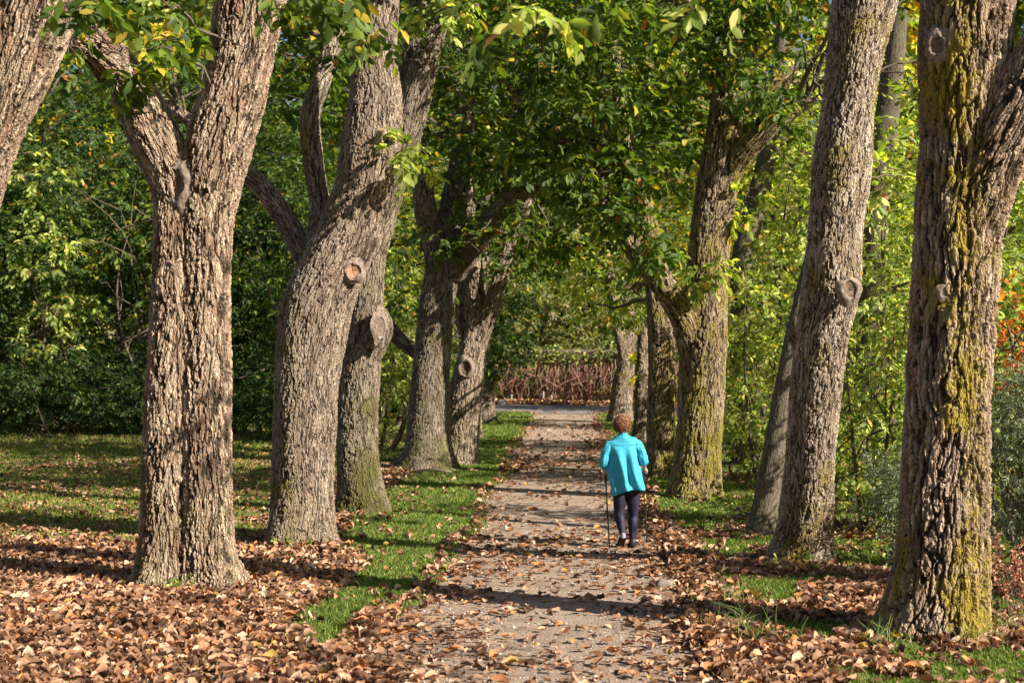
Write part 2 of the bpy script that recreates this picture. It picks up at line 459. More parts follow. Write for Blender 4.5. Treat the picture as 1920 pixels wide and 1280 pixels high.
def foliage_mesh(name, clumps, L=0.12, k=7, lod=0, droop=0.35, wr=0.48):
    """clumps: (centre xyz, radii xyz, n sprays, palette)"""
    PP, DD, UU, LL, CC = [], [], [], [], []
    for c, r, n, pal in clumps:
        n = max(1, int(n))
        nsub = max(3, n // 9)
        sc, sv = ell_points(nsub, c, r, 0.35)
        pick_i = RS.randint(0, nsub, n)
        jit = RS.randn(n, 3) * np.array([0.30, 0.30, 0.16]) * min(1.0, max(r) * 0.6)
        C = sc[pick_i] + jit
        D = nrm(jit * np.array([1, 1, 0.3]) + 0.25 * RS.randn(n, 3) * 0.4 + sv[pick_i] * 0.12); D[:, 2] -= droop * RS.rand(n)
        l = L * (0.7 + 0.6 * RS.rand(n))
        p, d, u_, ix = spray_leaves(C, D, l, k)
        bright = (0.8 + 0.4 * RS.rand(nsub))[pick_i][ix]
        PP.append(p); DD.append(d); UU.append(u_); LL.append(l[ix] * (0.75 + 0.45 * RS.rand(len(ix)))); CC.append(pick(pal, len(ix), bright))
    PP = np.concatenate(PP); DD = np.concatenate(DD); UU = np.concatenate(UU); LL = np.concatenate(LL); CC = np.concatenate(CC)
    return leaves_mesh(name, PP, DD, UU, LL, LL * wr * (0.8 + 0.4 * RS.rand(len(LL))), CC, RS.uniform(0.2, 2.6, len(LL)), lod)

# ------------------------------------------------------------------ trees
def catmull(pts, step=0.06):
    p = np.asarray(pts, float)
    p = np.vstack([2 * p[0] - p[1], p, 2 * p[-1] - p[-2]])
    out = []
    for i in range(1, len(p) - 2):
        n = max(2, int(np.linalg.norm(p[i + 1][:3] - p[i][:3]) / step))
        u = np.linspace(0, 1, n, endpoint=False)[:, None]
        a, b, c, d = p[i - 1], p[i], p[i + 1], p[i + 2]
        out.append(0.5 * (2 * b + (c - a) * u + (2 * a - 5 * b + 4 * c - d) * u ** 2 + (3 * b - a - 3 * c + d) * u ** 3))
    out.append(p[-2][None])
    return np.vstack(out)

def frames(pts):
    T = nrm(np.gradient(pts, axis=0)); N = np.zeros_like(T)
    n = np.cross(T[0], [0, 1, 0.0]); n /= max(np.linalg.norm(n), 1e-6); N[0] = n
    for i in range(1, len(pts)):
        n = N[i - 1] - T[i] * np.dot(N[i - 1], T[i]); N[i] = n / max(np.linalg.norm(n), 1e-9)
    return T, N, np.cross(T, N)

def limb_tube(s, seed, base=None, lump=0.07, segs=40):
    """s (n,4) xyz r.  base=(z0, flare height, lobes)"""
    pts, rad = s[:, :3], s[:, 3]
    T, N, B = frames(pts)
    a = np.linspace(0, 2 * math.pi, segs, endpoint=False)
    ln = np.concatenate([[0], np.cumsum(np.linalg.norm(np.diff(pts, axis=0), axis=1))])
    A, LN = np.meshgrid(a, ln)
    R_ = rad[:, None] * (1 + lump * 2.4 * (fbm(np.cos(A) * 1.2 + seed, np.sin(A) * 1.2, LN * 1.3, 1.0, 3) - 0.5))
    if base:
        z0, fh, lobes, amt = base
        f = np.clip(1 - (pts[:, 2] - z0) / fh, 0, 1)[:, None] ** 2
        ph = seed * 2.1
        R_ = R_ * (1 + f * amt * (0.35 + 0.65 * np.maximum(0, np.sin(lobes * A + ph + 0.7 * np.sin(2 * A + seed)))))
    V = pts[:, None, :] + R_[..., None] * (np.cos(A)[..., None] * N[:, None, :] + np.sin(A)[..., None] * B[:, None, :])
    n = len(pts); i = np.arange(n - 1)[:, None] * segs; j = np.arange(segs)[None, :]; j2 = (j + 1) % segs
    q = np.stack([i + j, i + j2, i + segs + j2, i + segs + j], -1).reshape(-1, 4)
    V = V.reshape(-1, 3)
    c0, c1 = len(V), len(V) + 1
    V = np.vstack([V, pts[0], pts[-1]])
    jj = np.arange(segs); jn = (jj + 1) % segs
    t0 = np.stack([np.full(segs, c0), jn, jj], -1); t1 = np.stack([np.full(segs, c1), (n - 1) * segs + jj, (n - 1) * segs + jn], -1)
    return V, q, np.vstack([t0, t1])

def trunk_mesh(name, limbs, Y, voxel, flare=(0.7, 4, 0.28), seed=1, lump=0.07):
    Vs, Qs, Ts, n = [], [], [], 0
    skel = []
    for li, L in enumerate(limbs):
        pts = []
        for p in L:
            yy = Y + (p[3] if len(p) > 3 else 0)
            w = P(p[0], p[1], yy); pts.append([w[0], w[1], w[2], p[2] / 2 / F * yy])
        first = len(L[0]) > 4 or li == 0
        s = catmull(pts)
        b = None
        if L[0][1] > 740 and first:
            z0 = s[0, 2]
            dn = s[0].copy(); dn[2] -= 0.3; s = np.vstack([dn, s])
            b = (z0, flare[0], flare[1], flare[2])
        s[:, 3] = np.maximum(s[:, 3], 0.012)
        V, q, t_ = limb_tube(s, seed + li * 3.7, b, lump)
        Vs.append(V); Qs.append(q + n); Ts.append(t_ + n); n += len(V)
        skel.append(s)
    me = mesh_np(name + '_src', np.concatenate(Vs), np.concatenate(Qs), np.concatenate(Ts))
    o = bpy.data.objects.new('tmp', me); COL.objects.link(o)
    m = o.modifiers.new('r', 'REMESH'); m.mode = 'VOXEL'; m.voxel_size = voxel
    m2 = o.modifiers.new('s', 'SMOOTH'); m2.iterations = 5; m2.factor = 0.5
    dg = bpy.context.evaluated_depsgraph_get()
    out = bpy.data.meshes.new_from_object(o.evaluated_get(dg))
    bpy.data.objects.remove(o); bpy.data.meshes.remove(me)
    out.name = name
    nv = len(out.vertices); co = np.empty(nv * 3, np.float32); out.vertices.foreach_get('co', co); co = co.reshape(-1, 3).astype(float)
    # bark coordinates following each limb
    SP, ST, SN, SB, SS, SR, SO = [], [], [], [], [], [], []
    for li, s in enumerate(skel):
        T, N, B = frames(s[:, :3]); ln = np.concatenate([[0], np.cumsum(np.linalg.norm(np.diff(s[:, :3], axis=0), axis=1))])
        SP.append(s[:, :3]); ST.append(T); SN.append(N); SB.append(B); SS.append(ln); SR.append(s[:, 3]); SO.append(np.full(len(s), li * 3.3 + seed * 7.1))
    SP, ST, SN, SB, SS, SR, SO = map(np.concatenate, (SP, ST, SN, SB, SS, SR, SO))
    bco = np.empty((nv, 3))
    for a in range(0, nv, 20000):
        c = co[a:a + 20000]
        d2 = (c ** 2).sum(1)[:, None] - 2 * c @ SP.T + (SP ** 2).sum(1)[None]
        i = np.argmin(np.sqrt(np.maximum(d2, 0)) - SR[None], 1)
        # refine: nearest along that limb by plain distance
        same = SO[None, :] == SO[i][:, None]
        i = np.argmin(np.where(same, d2, 1e9), 1)
        v = c - SP[i]
        bco[a:a + 20000] = np.stack([(v * SN[i]).sum(1), (v * SB[i]).sum(1), SS[i] + (v * ST[i]).sum(1) + SO[i]], -1)
    at = out.attributes.new('bco', 'FLOAT_VECTOR', 'POINT'); at.data.foreach_set('vector', bco.astype(np.float32).ravel())
    out.shade_smooth() if hasattr(out, 'shade_smooth') else None
    return out, skel

WOOD = plain_mat('cut_wood', (0.15, 0.105, 0.078), 0.85, 0.15, 0.45, 26, 0.006)
WOOD_O = plain_mat('fresh_wood', (0.36, 0.18, 0.11), 0.85, 0.15, 0.3, 30, 0.006)
LIP = plain_mat('scar_lip', (0.21, 0.16, 0.125), 0.9, 0.1, 0.5, 22, 0.02)

def scar(parent, px, py, Y, w, h, face=(0, -1, 0), mat=None, depth=0.03, tilt=0.0, lipw=0.16):
    """oval branch scar: a raised healing lip with bare wood inside; Y = depth of the bark surface there"""
    c = P(px, py, Y); s = Y / F
    n = Vector(face).normalized(); up = Vector((math.sin(tilt), 0, math.cos(tilt))); xx = up.cross(n).normalized(); up = n.cross(xx).normalized()
    a = np.linspace(0, 2 * math.pi, 40, endpoint=False)
    W, H = w / 2 * s, h / 2 * s
    lw = lipw * (W + H)
    prof_l = [(1.55, -1.7), (1.26, -0.45), (1.03, 0.28), (0.92, 0.42), (0.82, 0.15), (0.72, -0.5)]
    def rings(prof, wob):
        V = []
        for ri, (r, hgt) in enumerate(prof):
            k = r * (1 + wob * (fbm(np.cos(a) * 1.5 + px, np.sin(a) * 1.5, ri * 0.4, 1.3, 3) - 0.5))
            hh = hgt * lw * 0.8 * (0.75 + 0.6 * fbm(np.cos(a) * 2 + py, np.sin(a) * 2, 3.0, 1.0, 2))
            for j in range(40):
                q = Vector(c) + xx * (W * k[j] * math.cos(a[j])) + up * (H * k[j] * math.sin(a[j])) + n * float(hh[j])
                V.append(q[:])
        m = len(prof); i = np.arange(m - 1)[:, None] * 40; j = np.arange(40)[None]; j2 = (j + 1) % 40
        return np.array(V), np.stack([i + j, i + j2, i + 40 + j2, i + 40 + j], -1).reshape(-1, 4)
    V, q = rings(prof_l, 0.7)
    o = obj('scar_lip', mesh_np('scar_lip', V, q), LIP, parent)
    V, q = rings([(0.80, -0.2), (0.6, -0.35), (0.35, -0.55), (0.12, -0.9), (0.02, -1.0)], 0.4)
    obj('bare_wood', mesh_np('bare_wood', V, q), mat or WOOD, o)
    o.name = 'branch_scar'
    return o

def twigs(name, skel, clumps, n_each=3, rmax=0.06):
    """thin branches growing from the limbs into the leaf clumps"""
    tb = Tubes()
    SP = np.concatenate([s[len(s) // 3:] for s in skel])
    for c, r, n, pal in clumps:
        c = np.asarray(c, float); r = np.asarray(r, float)
        for q in range(n_each + int(max(r))):
            tgt = c + (RS.rand(3) - 0.5) * 1.5 * r
            d = np.linalg.norm(SP[:, :3] - tgt, axis=1)
            o = SP[np.argsort(d)[min(len(d) - 1, RS.randint(0, 12))]]
            k = 10; u = np.linspace(0, 1, k)[:, None]
            mid = (o[:3] + tgt) / 2 + RS.randn(3) * 0.10 * np.linalg.norm(tgt - o[:3])
            pts = (1 - u) ** 2 * o[:3] + 2 * u * (1 - u) * mid + u ** 2 * tgt + 0.03 * RS.randn(k, 3) * (u > 0)
            r0 = min(rmax, o[3] * 0.5, 0.012 + 0.011 * np.linalg.norm(tgt - o[:3]))
            tb.add(pts, np.linspace(r0, 0.005, k), 5)
            for z in range(3):
                i = RS.randint(3, k - 1); e = pts[i] + nrm(RS.randn(3)) * 0.5 * min(1.2, max(r)) + np.array([0, 0, -0.1])
                m_ = (pts[i] + e) / 2 + 0.06 * RS.randn(3)
                tb.add([pts[i], m_, e], [r0 * 0.4, 0.006, 0.003], 4)
    return tb.mesh(name)

def tree(label, base, Y, limbs, mat, voxel, clumps, flare=(0.7, 4, 0.28), seed=1, name='walnut_tree', cat='tree', group='alley trees', L=0.135, lod=0, lump=0.07, leafmat=None):
    b = P(base[0], base[1], Y)
    t = thing(name, (b[0], Y, float(gz(b[0], Y))), label, cat, group)
    me, skel = trunk_mesh('trunk', limbs, Y, voxel, flare, seed, lump)
    obj('trunk', me, mat, t)
    if clumps:
        obj('branches', twigs('branches', skel, clumps), TWIG, t)
        obj('crown', foliage_mesh('crown', clumps, L, 7, lod), leafmat or LEAF, t)
    return t

def cl(px, py, Y, rx, ry, rz, n, pal=GREEN):
    """clump: centre by photo pixel at distance Y, radii in metres (x, depth, z)"""
    return (P(px, py, Y), (rx, ry, rz), n, pal)

def up(x, Y, z, r, h, n, pal=GREEN):
    return (np.array([x, Y, z]), (r, r, h), n, pal)

B_L1 = bark_mat('bark_reddish', (0.65, 0.492, 0.345), (0.377, 0.254, 0.165), crack=(0.03, 0.021, 0.015), red=0.55, ws=0.051, ratio=6.5, depth=0.048, moss=(0.12, 0.135, 0.02), moss_amt=0.12, moss_dir=(-1, -0.2, 0.3), moss_top=1.3)
B_L2 = bark_mat('bark_grey_mossy', (0.542, 0.428, 0.315), (0.35, 0.257, 0.178), red=0.2, crack=(0.035, 0.027, 0.02), ws=0.038, ratio=4.6, depth=0.032, moss=(0.22, 0.20, 0.02), moss_amt=0.16, moss_dir=(-1, -0.5, 0.2), moss_top=1.3, stripe=(-2.66, 0.10, 0.3))
B_L3 = bark_mat('bark_grey', (0.452, 0.364, 0.265), (0.294, 0.22, 0.154), crack=(0.03, 0.023, 0.017), ws=0.042, ratio=6.5, depth=0.034, moss=(0.13, 0.125, 0.02), moss_amt=0.02, moss_dir=(0.3, -0.5, 0.2), moss_top=1.2)
B_FAR = bark_mat('bark_far', (0.565, 0.44, 0.315), (0.35, 0.257, 0.178), red=0.15, ws=0.06, ratio=6.0, depth=0.045, moss=(0.16, 0.155, 0.02), moss_amt=0.15)
B_R1 = bark_mat('bark_lichen', (0.584, 0.442, 0.314), (0.361, 0.242, 0.164), red=0.2, crack=(0.028, 0.02, 0.014), ws=0.060, ratio=8.0, depth=0.062, moss=(0.36, 0.27, 0.025), moss_amt=0.22, moss_dir=(-0.2, -1.0, 0.0), moss_top=1.2, stripe=(3.56, 0.20, 0.34))
B_R2 = bark_mat('bark_silver', (0.728, 0.593, 0.452), (0.442, 0.333, 0.237), crack=(0.04, 0.03, 0.023), ws=0.036, ratio=7.0, depth=0.036, moss=(0.30, 0.22, 0.03), moss_amt=0.10, moss_dir=(0, -1, 0), moss_top=1.0)
B_R3 = bark_mat('bark_yellow', (0.497, 0.379, 0.245), (0.305, 0.22, 0.134), crack=(0.03, 0.022, 0.014), ws=0.055, ratio=7.5, depth=0.048, moss=(0.30, 0.24, 0.03), moss_amt=0.16, moss_dir=(0.5, -0.8, 0), moss_top=3.0)
B_SM = bark_mat('bark_smooth', (0.21, 0.18, 0.125), (0.15, 0.125, 0.085), crack=(0.07, 0.055, 0.035), ws=0.035, ratio=5.0, depth=0.008)

# ---- left row
T1 = tree('broad reddish tree on the left, forked above an oval scar, foot split by a cleft', (350, 1105), 14.1, [
    [(309, 1112, 122), (312, 1060, 104), (314, 1000, 98), (316, 900, 94), (319, 800, 94), (323, 700, 92), (327, 600, 90), (330, 500, 86), (334, 420, 88), (330, 350, 90), (300, 280, 92), (262, 200, 84, 0.3), (218, 130, 80, 0.5), (165, 80, 76), (95, 30, 68), (10, -30, 60)],
    [(398, 1112, 118, 0.0, 1), (391, 1060, 102), (388, 1000, 98), (386, 900, 96), (385, 800, 96), (385, 700, 94), (386, 600, 91), (386, 500, 90), (386, 420, 98), (394, 340, 116), (414, 260, 122), (436, 190, 118), (452, 110, 116), (466, 20, 128), (485, -80, 125), (510, -220, 105), (540, -400, 70)]],
    B_L1, 0.0115, [cl(220, 90, 13.5, 0.5, 0.4, 0.35, 20), cl(100, -60, 12.5, 1.2, 1.2, 0.6, 40), cl(480, -250, 14.5, 1.8, 1.5, 0.9, 60)],
    (0.75, 5, 0.42), 1)
scar(T1, 326, 348, 13.86, 48, 76, (-0.35, -1, 0.0), None, tilt=0.12)
scar(T1, 314, 499, 13.87, 20, 16, (-0.3, -1, 0.0), LIP)

T2 = tree('tree leaning right beside the cleft-footed tree, with mossy foot and orange knot hole', (565, 1026), 17.6, [
    [(565, 1030, 138), (566, 980, 122), (568, 900, 118), (572, 800, 120), (577, 700, 122), (586, 620, 130), (600, 560, 128), (630, 490, 122), (660, 420, 112), (682, 350, 106), (696, 270, 106), (703, 190, 100), (702, 100, 82), (709, 0, 76), (716, -120, 66), (730, -300, 45)],
    [(592, 560, 50, 0.3), (592, 470, 42, 0.5), (600, 390, 38, 0.7), (588, 310, 38, 0.8), (582, 220, 36, 0.8), (603, 150, 34, 0.9), (625, 80, 32, 1.0), (642, -10, 28, 1.0), (655, -150, 22, 1)],
    [(600, 540, 44, 0.3), (572, 478, 42, 0.6), (530, 405, 40, 0.8), (485, 345, 36, 0.9), (430, 300, 30, 0.9), (370, 240, 24, 0.9), (315, 195, 20, 0.9), (270, 170, 12, 0.9)]],
    B_L2, 0.014, [cl(765, 280, 17.2, 0.30, 0.3, 0.25, 26, LIME), cl(560, 60, 18.6, 1.0, 0.8, 0.5, 50), cl(690, -150, 17, 1.8, 1.5, 0.7, 70), cl(330, 110, 18.4, 0.4, 0.5, 0.35, 26, GOLD), cl(470, 120, 18.8, 0.7, 0.6, 0.5, 45)],
    (0.75, 4, 0.36), 2)
scar(T2, 662, 508, 17.26, 33, 35, (0.25, -1, 0.0), WOOD_O)
scar(T2, 739, 296, 17.45, 15, 44, (0.9, -0.5, 0.0))
scar(T2, 747, 185, 17.5, 16, 34, (0.9, -0.3, 0.1))

T3 = tree('grey tree close behind the leaning mossy one, large sawn burl on its side', (680, 965), 21.5, [
    [(680, 968, 92), (675, 920, 84), (670, 860, 78), (670, 780, 76), (675, 700, 76), (682, 630, 70), (688, 560, 62), (696, 480, 56), (717, 400, 54), (748, 300, 54), (776, 200, 58), (795, 120, 50), (818, 60, 36), (842, 0, 26), (865, -80, 22)],
    [(680, 690, 50), (694, 645, 62, -0.05), (706, 612, 62, -0.12), (697, 580, 44, -0.05)],
    [(776, 210, 44), (765, 130, 40, 0.4), (780, 50, 34, 0.8), (790, -60, 28, 1)]],
    B_L3, 0.016, [cl(790, 60, 20.5, 0.7, 0.6, 0.5, 60, LIME), cl(900, 120, 22, 0.8, 0.8, 0.6, 70), cl(840, -120, 21, 2.4, 2, 0.9, 250), cl(650, 200, 23, 0.5, 0.5, 0.6, 40)],
    (0.75, 4, 0.4), 3)
scar(T3, 714, 612, 21.03, 24, 48, (0.75, -0.7, 0.0), None, lipw=0.09)

T4 = tree('dark trunk of the leaning pair in the middle left, throwing heavy limbs over the path', (805, 885), 30.8, [
    [(800, 888, 118), (803, 850, 96), (803, 800, 82), (806, 740, 74), (812, 660, 68), (819, 580, 66), (828, 510, 62), (842, 440, 58), (855, 360, 48), (868, 270, 40), (876, 160, 32), (884, 50, 26), (890, -80, 20)],
    [(826, 530, 46), (812, 450, 44, -0.2), (796, 380, 42, -0.4), (790, 310, 38, -0.4), (776, 230, 32, -0.4), (770, 140, 24, -0.4)],
    [(848, 510, 54), (885, 455, 48, -0.4), (925, 410, 44, -0.7), (970, 365, 40, -1), (1020, 335, 32, -1.3), (1070, 300, 22, -1.6), (1120, 250, 14, -2)],
    [(835, 690, 24, 0.8), (790, 665, 26, 0.9), (750, 636, 28, 0.9), (720, 600, 24, 1.0), (690, 560, 18, 1.0)]],
    B_L3, 0.022, [cl(850, 450, 29.6, 0.7, 0.6, 0.35, 40), cl(770, 500, 31.8, 0.5, 0.6, 0.9, 50), cl(965, 310, 29.5, 1.2, 0.8, 0.9, 150), cl(1010, 440, 29.5, 0.7, 0.6, 0.4, 80), cl(905, 200, 30, 1.8, 1.2, 1.2, 200), cl(960, 120, 28, 2.0, 1.0, 0.9, 110), up(-1, 29.5, 9.6, 3.2, 1.6, 330), up(1.0, 28.5, 9.3, 2.6, 1.0, 220)],
    (0.8, 4, 0.35), 4, L=0.18)

T5 = tree('pale trunk of the leaning pair in the middle left, ending in a narrow fork', (862, 872), 32.4, [
    [(858, 884, 84), (863, 830, 70), (869, 770, 66), (878, 710, 58), (889, 650, 50), (897, 600, 40), (892, 550, 32), (888, 490, 30), (880, 420, 26), (872, 330, 20), (860, 220, 14)],
    [(886, 680, 38), (905, 620, 34, -0.1), (924, 565, 32, -0.2), (942, 510, 28, -0.3), (958, 455, 25, -0.3), (985, 390, 20, -0.4), (1010, 300, 15, -0.5)],
    [(880, 640, 26, 0.5), (868, 590, 28, 0.6), (866, 530, 24, 0.6), (878, 470, 20, 0.6)]],
    B_FAR, 0.022, [cl(880, 420, 32.8, 1.0, 0.8, 0.6, 90), cl(975, 480, 31.8, 0.6, 0.5, 0.4, 50), up(-0.6, 34, 8.8, 3, 2.0, 230), up(-4.4, 36, 8.6, 2.6, 1.9, 300)],
    (0.6, 3, 0.2), 5, L=0.15)
scar(T5, 872, 690, 32.0, 24, 32, (-0.2, -1, 0))

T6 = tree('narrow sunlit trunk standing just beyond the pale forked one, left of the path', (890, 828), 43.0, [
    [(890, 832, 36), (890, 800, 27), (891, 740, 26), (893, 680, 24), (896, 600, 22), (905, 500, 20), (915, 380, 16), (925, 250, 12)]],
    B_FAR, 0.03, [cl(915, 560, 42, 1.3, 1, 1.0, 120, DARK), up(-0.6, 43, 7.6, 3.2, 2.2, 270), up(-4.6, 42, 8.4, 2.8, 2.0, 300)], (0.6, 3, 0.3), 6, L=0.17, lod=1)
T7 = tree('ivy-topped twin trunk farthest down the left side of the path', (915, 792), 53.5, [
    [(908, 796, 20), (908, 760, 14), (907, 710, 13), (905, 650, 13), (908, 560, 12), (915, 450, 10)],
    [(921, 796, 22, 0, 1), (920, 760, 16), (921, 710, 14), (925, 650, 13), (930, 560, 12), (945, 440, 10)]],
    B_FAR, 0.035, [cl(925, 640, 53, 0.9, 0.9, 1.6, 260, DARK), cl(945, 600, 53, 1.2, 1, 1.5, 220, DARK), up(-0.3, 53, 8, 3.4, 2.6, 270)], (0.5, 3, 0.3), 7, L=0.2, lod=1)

T0 = tree('reddish leaning trunk cut off by the top left corner of the picture', (-205, 1190), 11.6, [
    [(-210, 1190, 200), (-205, 1100, 180), (-190, 950, 165), (-160, 750, 155), (-125, 560, 150), (-92, 420, 150), (-62, 310, 150), (-30, 220, 156), (12, 120, 168), (52, 0, 182), (95, -120, 170), (150, -300, 120)]],
    B_L1, 0.0115, [cl(60, -260, 11, 1.5, 1.2, 0.5, 40)], (0.5, 4, 0.2), 8, lump=0.05)

# ---- right row
R1 = tree('stout dark tree at the right edge with bright yellow lichen on its furrowed bark', (1752, 1195), 11.5, [
    [(1750, 1202, 190), (1755, 1140, 172), (1762, 1070, 168), (1767, 1000, 162), (1771, 900, 157), (1777, 800, 152), (1781, 700, 151), (1787, 600, 151), (1793, 500, 152), (1798, 400, 156), (1806, 320, 162), (1808, 240, 158), (1808, 150, 160), (1812, 60, 162), (1818, -40, 158), (1826, -200, 140), (1830, -420, 100)],
    [(1812, 420, 130, -0.05), (1845, 330, 124, -0.15), (1898, 225, 116, -0.25), (1958, 120, 112, -0.3), (2030, 0, 105, -0.3), (2120, -150, 90, -0.2)]],
    B_R1, 0.0105, [cl(1650, -320, 11, 0.9, 1.0, 0.5, 30)], (0.85, 5, 0.36), 11)
scar(R1, 1756, 85, 11.25, 32, 44, (-0.45, -1, 0), None, lipw=0.10)
scar(R1, 1773, 548, 11.20, 22, 24, (0.0, -1, 0), LIP, lipw=0.08)

R2 = tree('pale grey tree with two knot holes, next along from the lichen-covered trunk', (1498, 1056), 15.9, [
    [(1499, 1062, 130), (1504, 1010, 106, -.05), (1512, 950, 98, -.18), (1518, 880, 94, -.32), (1524, 800, 91, -.5), (1531, 710, 93, -.68), (1544, 620, 98, -.82), (1558, 540, 108, -.92), (1563, 470, 102, -.97), (1569, 400, 101, -1), (1579, 300, 108, -1.02), (1589, 200, 94, -1.05), (1602, 110, 100, -1.1), (1620, 10, 116, -1.1), (1640, -90, 115, -1.1), (1665, -250, 90, -1.1), (1690, -420, 60, -1.1)],
    [(1570, 560, 60, -1.0), (1590, 545, 54, -1.12), (1604, 540, 36, -1.1)],
    [(1528, 700, 40, -0.7), (1500, 650, 30, -0.72), (1484, 620, 20, -0.75), (1474, 606, 9, -0.75)]],
    B_R2, 0.013, [cl(1700, 150, 15.0, 0.30, 0.3, 0.35, 28, LIME), cl(1560, -220, 16, 1.4, 1.4, 0.5, 50), cl(1680, 340, 16.8, 0.3, 0.3, 0.3, 24, LIME)], (0.6, 4, 0.32), 12)
scar(R2, 1572, 391, 14.62, 24, 28, (0.0, -1, 0), LIP)
scar(R2, 1594, 543, 14.50, 34, 38, (0.25, -1, 0), WOOD)

R2b = tree('slim smooth-barked trunk leaning in shadow behind the pale knotted tree', (1425, 1006), 18.5, [
    [(1424, 1010, 58), (1433, 960, 50), (1447, 880, 46), (1460, 800, 42), (1473, 720, 38), (1487, 640, 34), (1505, 560, 32), (1530, 450, 28), (1550, 330, 22), (1570, 150, 16)]],
    B_SM, 0.015, [cl(1500, 150, 20, 0.8, 0.8, 0.6, 50)], (0.35, 3, 0.2), 13, name='slim_tree', lump=0.03)

R3 = tree('big yellow-tinged tree right of the walker, one limb arching left over the path', (1303, 938), 24.0, [
    [(1303, 942, 104), (1306, 900, 92), (1310, 820, 86), (1316, 720, 84), (1320, 620, 84), (1325, 520, 80), (1333, 430, 76), (1344, 350, 76), (1355, 260, 66), (1366, 170, 56), (1373, 90, 44), (1382, 0, 38), (1390, -100, 34)],
    [(1306, 660, 62), (1280, 590, 54, -0.2), (1235, 520, 48, -0.5), (1190, 465, 44, -0.7), (1145, 395, 38, -0.9), (1098, 325, 36, -1), (1045, 258, 36, -1.1), (1005, 222, 26, -1.2), (965, 190, 16, -1.4), (940, 150, 9, -1.5)],
    [(1340, 370, 50), (1385, 300, 44, -0.2), (1425, 255, 38, -0.4), (1460, 222, 34, -0.5), (1530, 180, 26, -0.6)],
    [(1367, 130, 34), (1336, 78, 33, -0.3), (1300, 30, 29, -0.5), (1255, -25, 26, -0.6)],
    [(1352, 250, 34), (1400, 200, 30, 0.4), (1450, 165, 28, 0.6), (1510, 120, 22, 0.8)],
    [(1140, 390, 26, -0.9), (1130, 310, 24, -0.8), (1137, 220, 22, -0.6), (1125, 130, 18, -0.4)]],
    B_R3, 0.017, [cl(1215, 430, 22.8, 0.7, 0.5, 0.4, 75), cl(1300, 500, 23.3, 0.30, 0.2, 0.25, 26, LIME), cl(1110, 300, 22.8, 0.9, 0.7, 0.7, 120), cl(1210, 250, 23.5, 1.0, 0.8, 0.8, 100), cl(1440, 130, 23.5, 0.9, 0.8, 0.8, 110), cl(1180, 80, 23, 1.8, 1.2, 0.8, 200), cl(1120, 190, 22.4, 1.2, 0.9, 0.5, 95), cl(1040, 250, 22.0, 0.6, 0.4, 0.3, 50), cl(1125, 385, 22.4, 0.5, 0.3, 0.3, 45), cl(1075, 320, 22.2, 0.5, 0.3, 0.25, 40), cl(1000, 40, 21.5, 1.5, 1.1, 0.6, 150), up(2.4, 22.2, 8.6, 2.6, 0.9, 230), up(5.2, 21, 8.5, 2.2, 0.9, 250), cl(1400, 380, 23.6, 0.3, 0.4, 0.3, 20, LIME), cl(1330, -60, 24, 2.6, 2.0, 0.8, 240)],
    (0.85, 4, 0.4), 14, L=0.16)
R4 = tree('dark upright trunk standing directly beyond the yellow-tinged tree, right of the walker', (1238, 898), 28.4, [
    [(1238, 902, 60), (1238, 850, 52), (1239, 760, 50), (1240, 680, 50), (1236, 590, 46), (1228, 500, 42), (1210, 400, 36), (1190, 320, 32), (1165, 210, 26), (1150, 80, 18)]],
    B_R3, 0.022, [cl(1160, 540, 31.8, 1.3, 0.7, 0.6, 130, LIME), cl(1240, 300, 33.5, 1.6, 1, 1.1, 150), up(2.7, 32, 10.2, 3.0, 1.4, 250)], (0.6, 3, 0.2), 15, L=0.18)
R5 = tree('thin brown trunk half hidden behind the walker, right of the path', (1203, 826), 41.0, [
    [(1200, 832, 36), (1202, 800, 30), (1204, 740, 27), (1206, 680, 25), (1208, 600, 22), (1205, 500, 19), (1195, 380, 15)]],
    B_FAR, 0.03, [cl(1150, 500, 40, 1.6, 1.0, 0.8, 130, LIME), up(4, 41, 8.2, 3.2, 2.2, 270)], (0.6, 3, 0.25), 16, L=0.17, lod=1)
R6 = tree('forked pale trunk at the far end of the path beside the road', (1162, 784), 53.0, [
    [(1162, 790, 50), (1164, 760, 42), (1168, 720, 38), (1173, 690, 34), (1172, 665, 26), (1160, 610, 24), (1150, 560, 20), (1140, 490, 15)],
    [(1173, 690, 24), (1180, 640, 23), (1180, 590, 20), (1172, 530, 17), (1170, 450, 12)],
    [(1176, 680, 18), (1188, 630, 15), (1198, 570, 12), (1205, 500, 10)]],
    B_FAR, 0.035, [cl(1180, 690, 52, 0.35, 0.3, 0.35, 18, GOLD), cl(1150, 480, 52, 2, 1.4, 1.0, 120, LIME), up(5, 53, 8.5, 3.4, 2.4, 270)], (0.5, 3, 0.3), 17, L=0.2, lod=1)
# trunks among the shrubs on the right
for i, (lab, px, py, Y, limbs) in enumerate([
    ('dark trunk showing in the golden foliage right of the arching tree', 1395, 900, 32.0, [[(1392, 905, 46), (1390, 700, 44), (1392, 500, 42), (1408, 420, 42), (1428, 340, 40), (1445, 260, 36), (1462, 120, 30), (1472, 0, 26), (1480, -100, 20)]]),
    ('blurred grey trunk seen between the pale knotted tree and the lichen-covered one', 1640, 900, 28.0, [[(1625, 930, 62), (1630, 700, 52), (1640, 420, 48), (1652, 300, 46), (1668, 180, 44), (1680, 60, 40), (1690, -100, 34)]]),
    ]):
    tree(lab, (px, py), Y, limbs, B_SM, 0.03, [cl(limbs[0][-2][0], limbs[0][-2][1] + 120, Y + 3, 2.2, 1.2, 1.8, 200, LIME), cl(limbs[0][-2][0] + 60, 330, Y + 1, 2.0, 1.4, 1.2, 160, LIME)], (0.5, 3, 0.2), 21 + i, name='woodland_tree', group='trees among the shrubs', L=0.15)
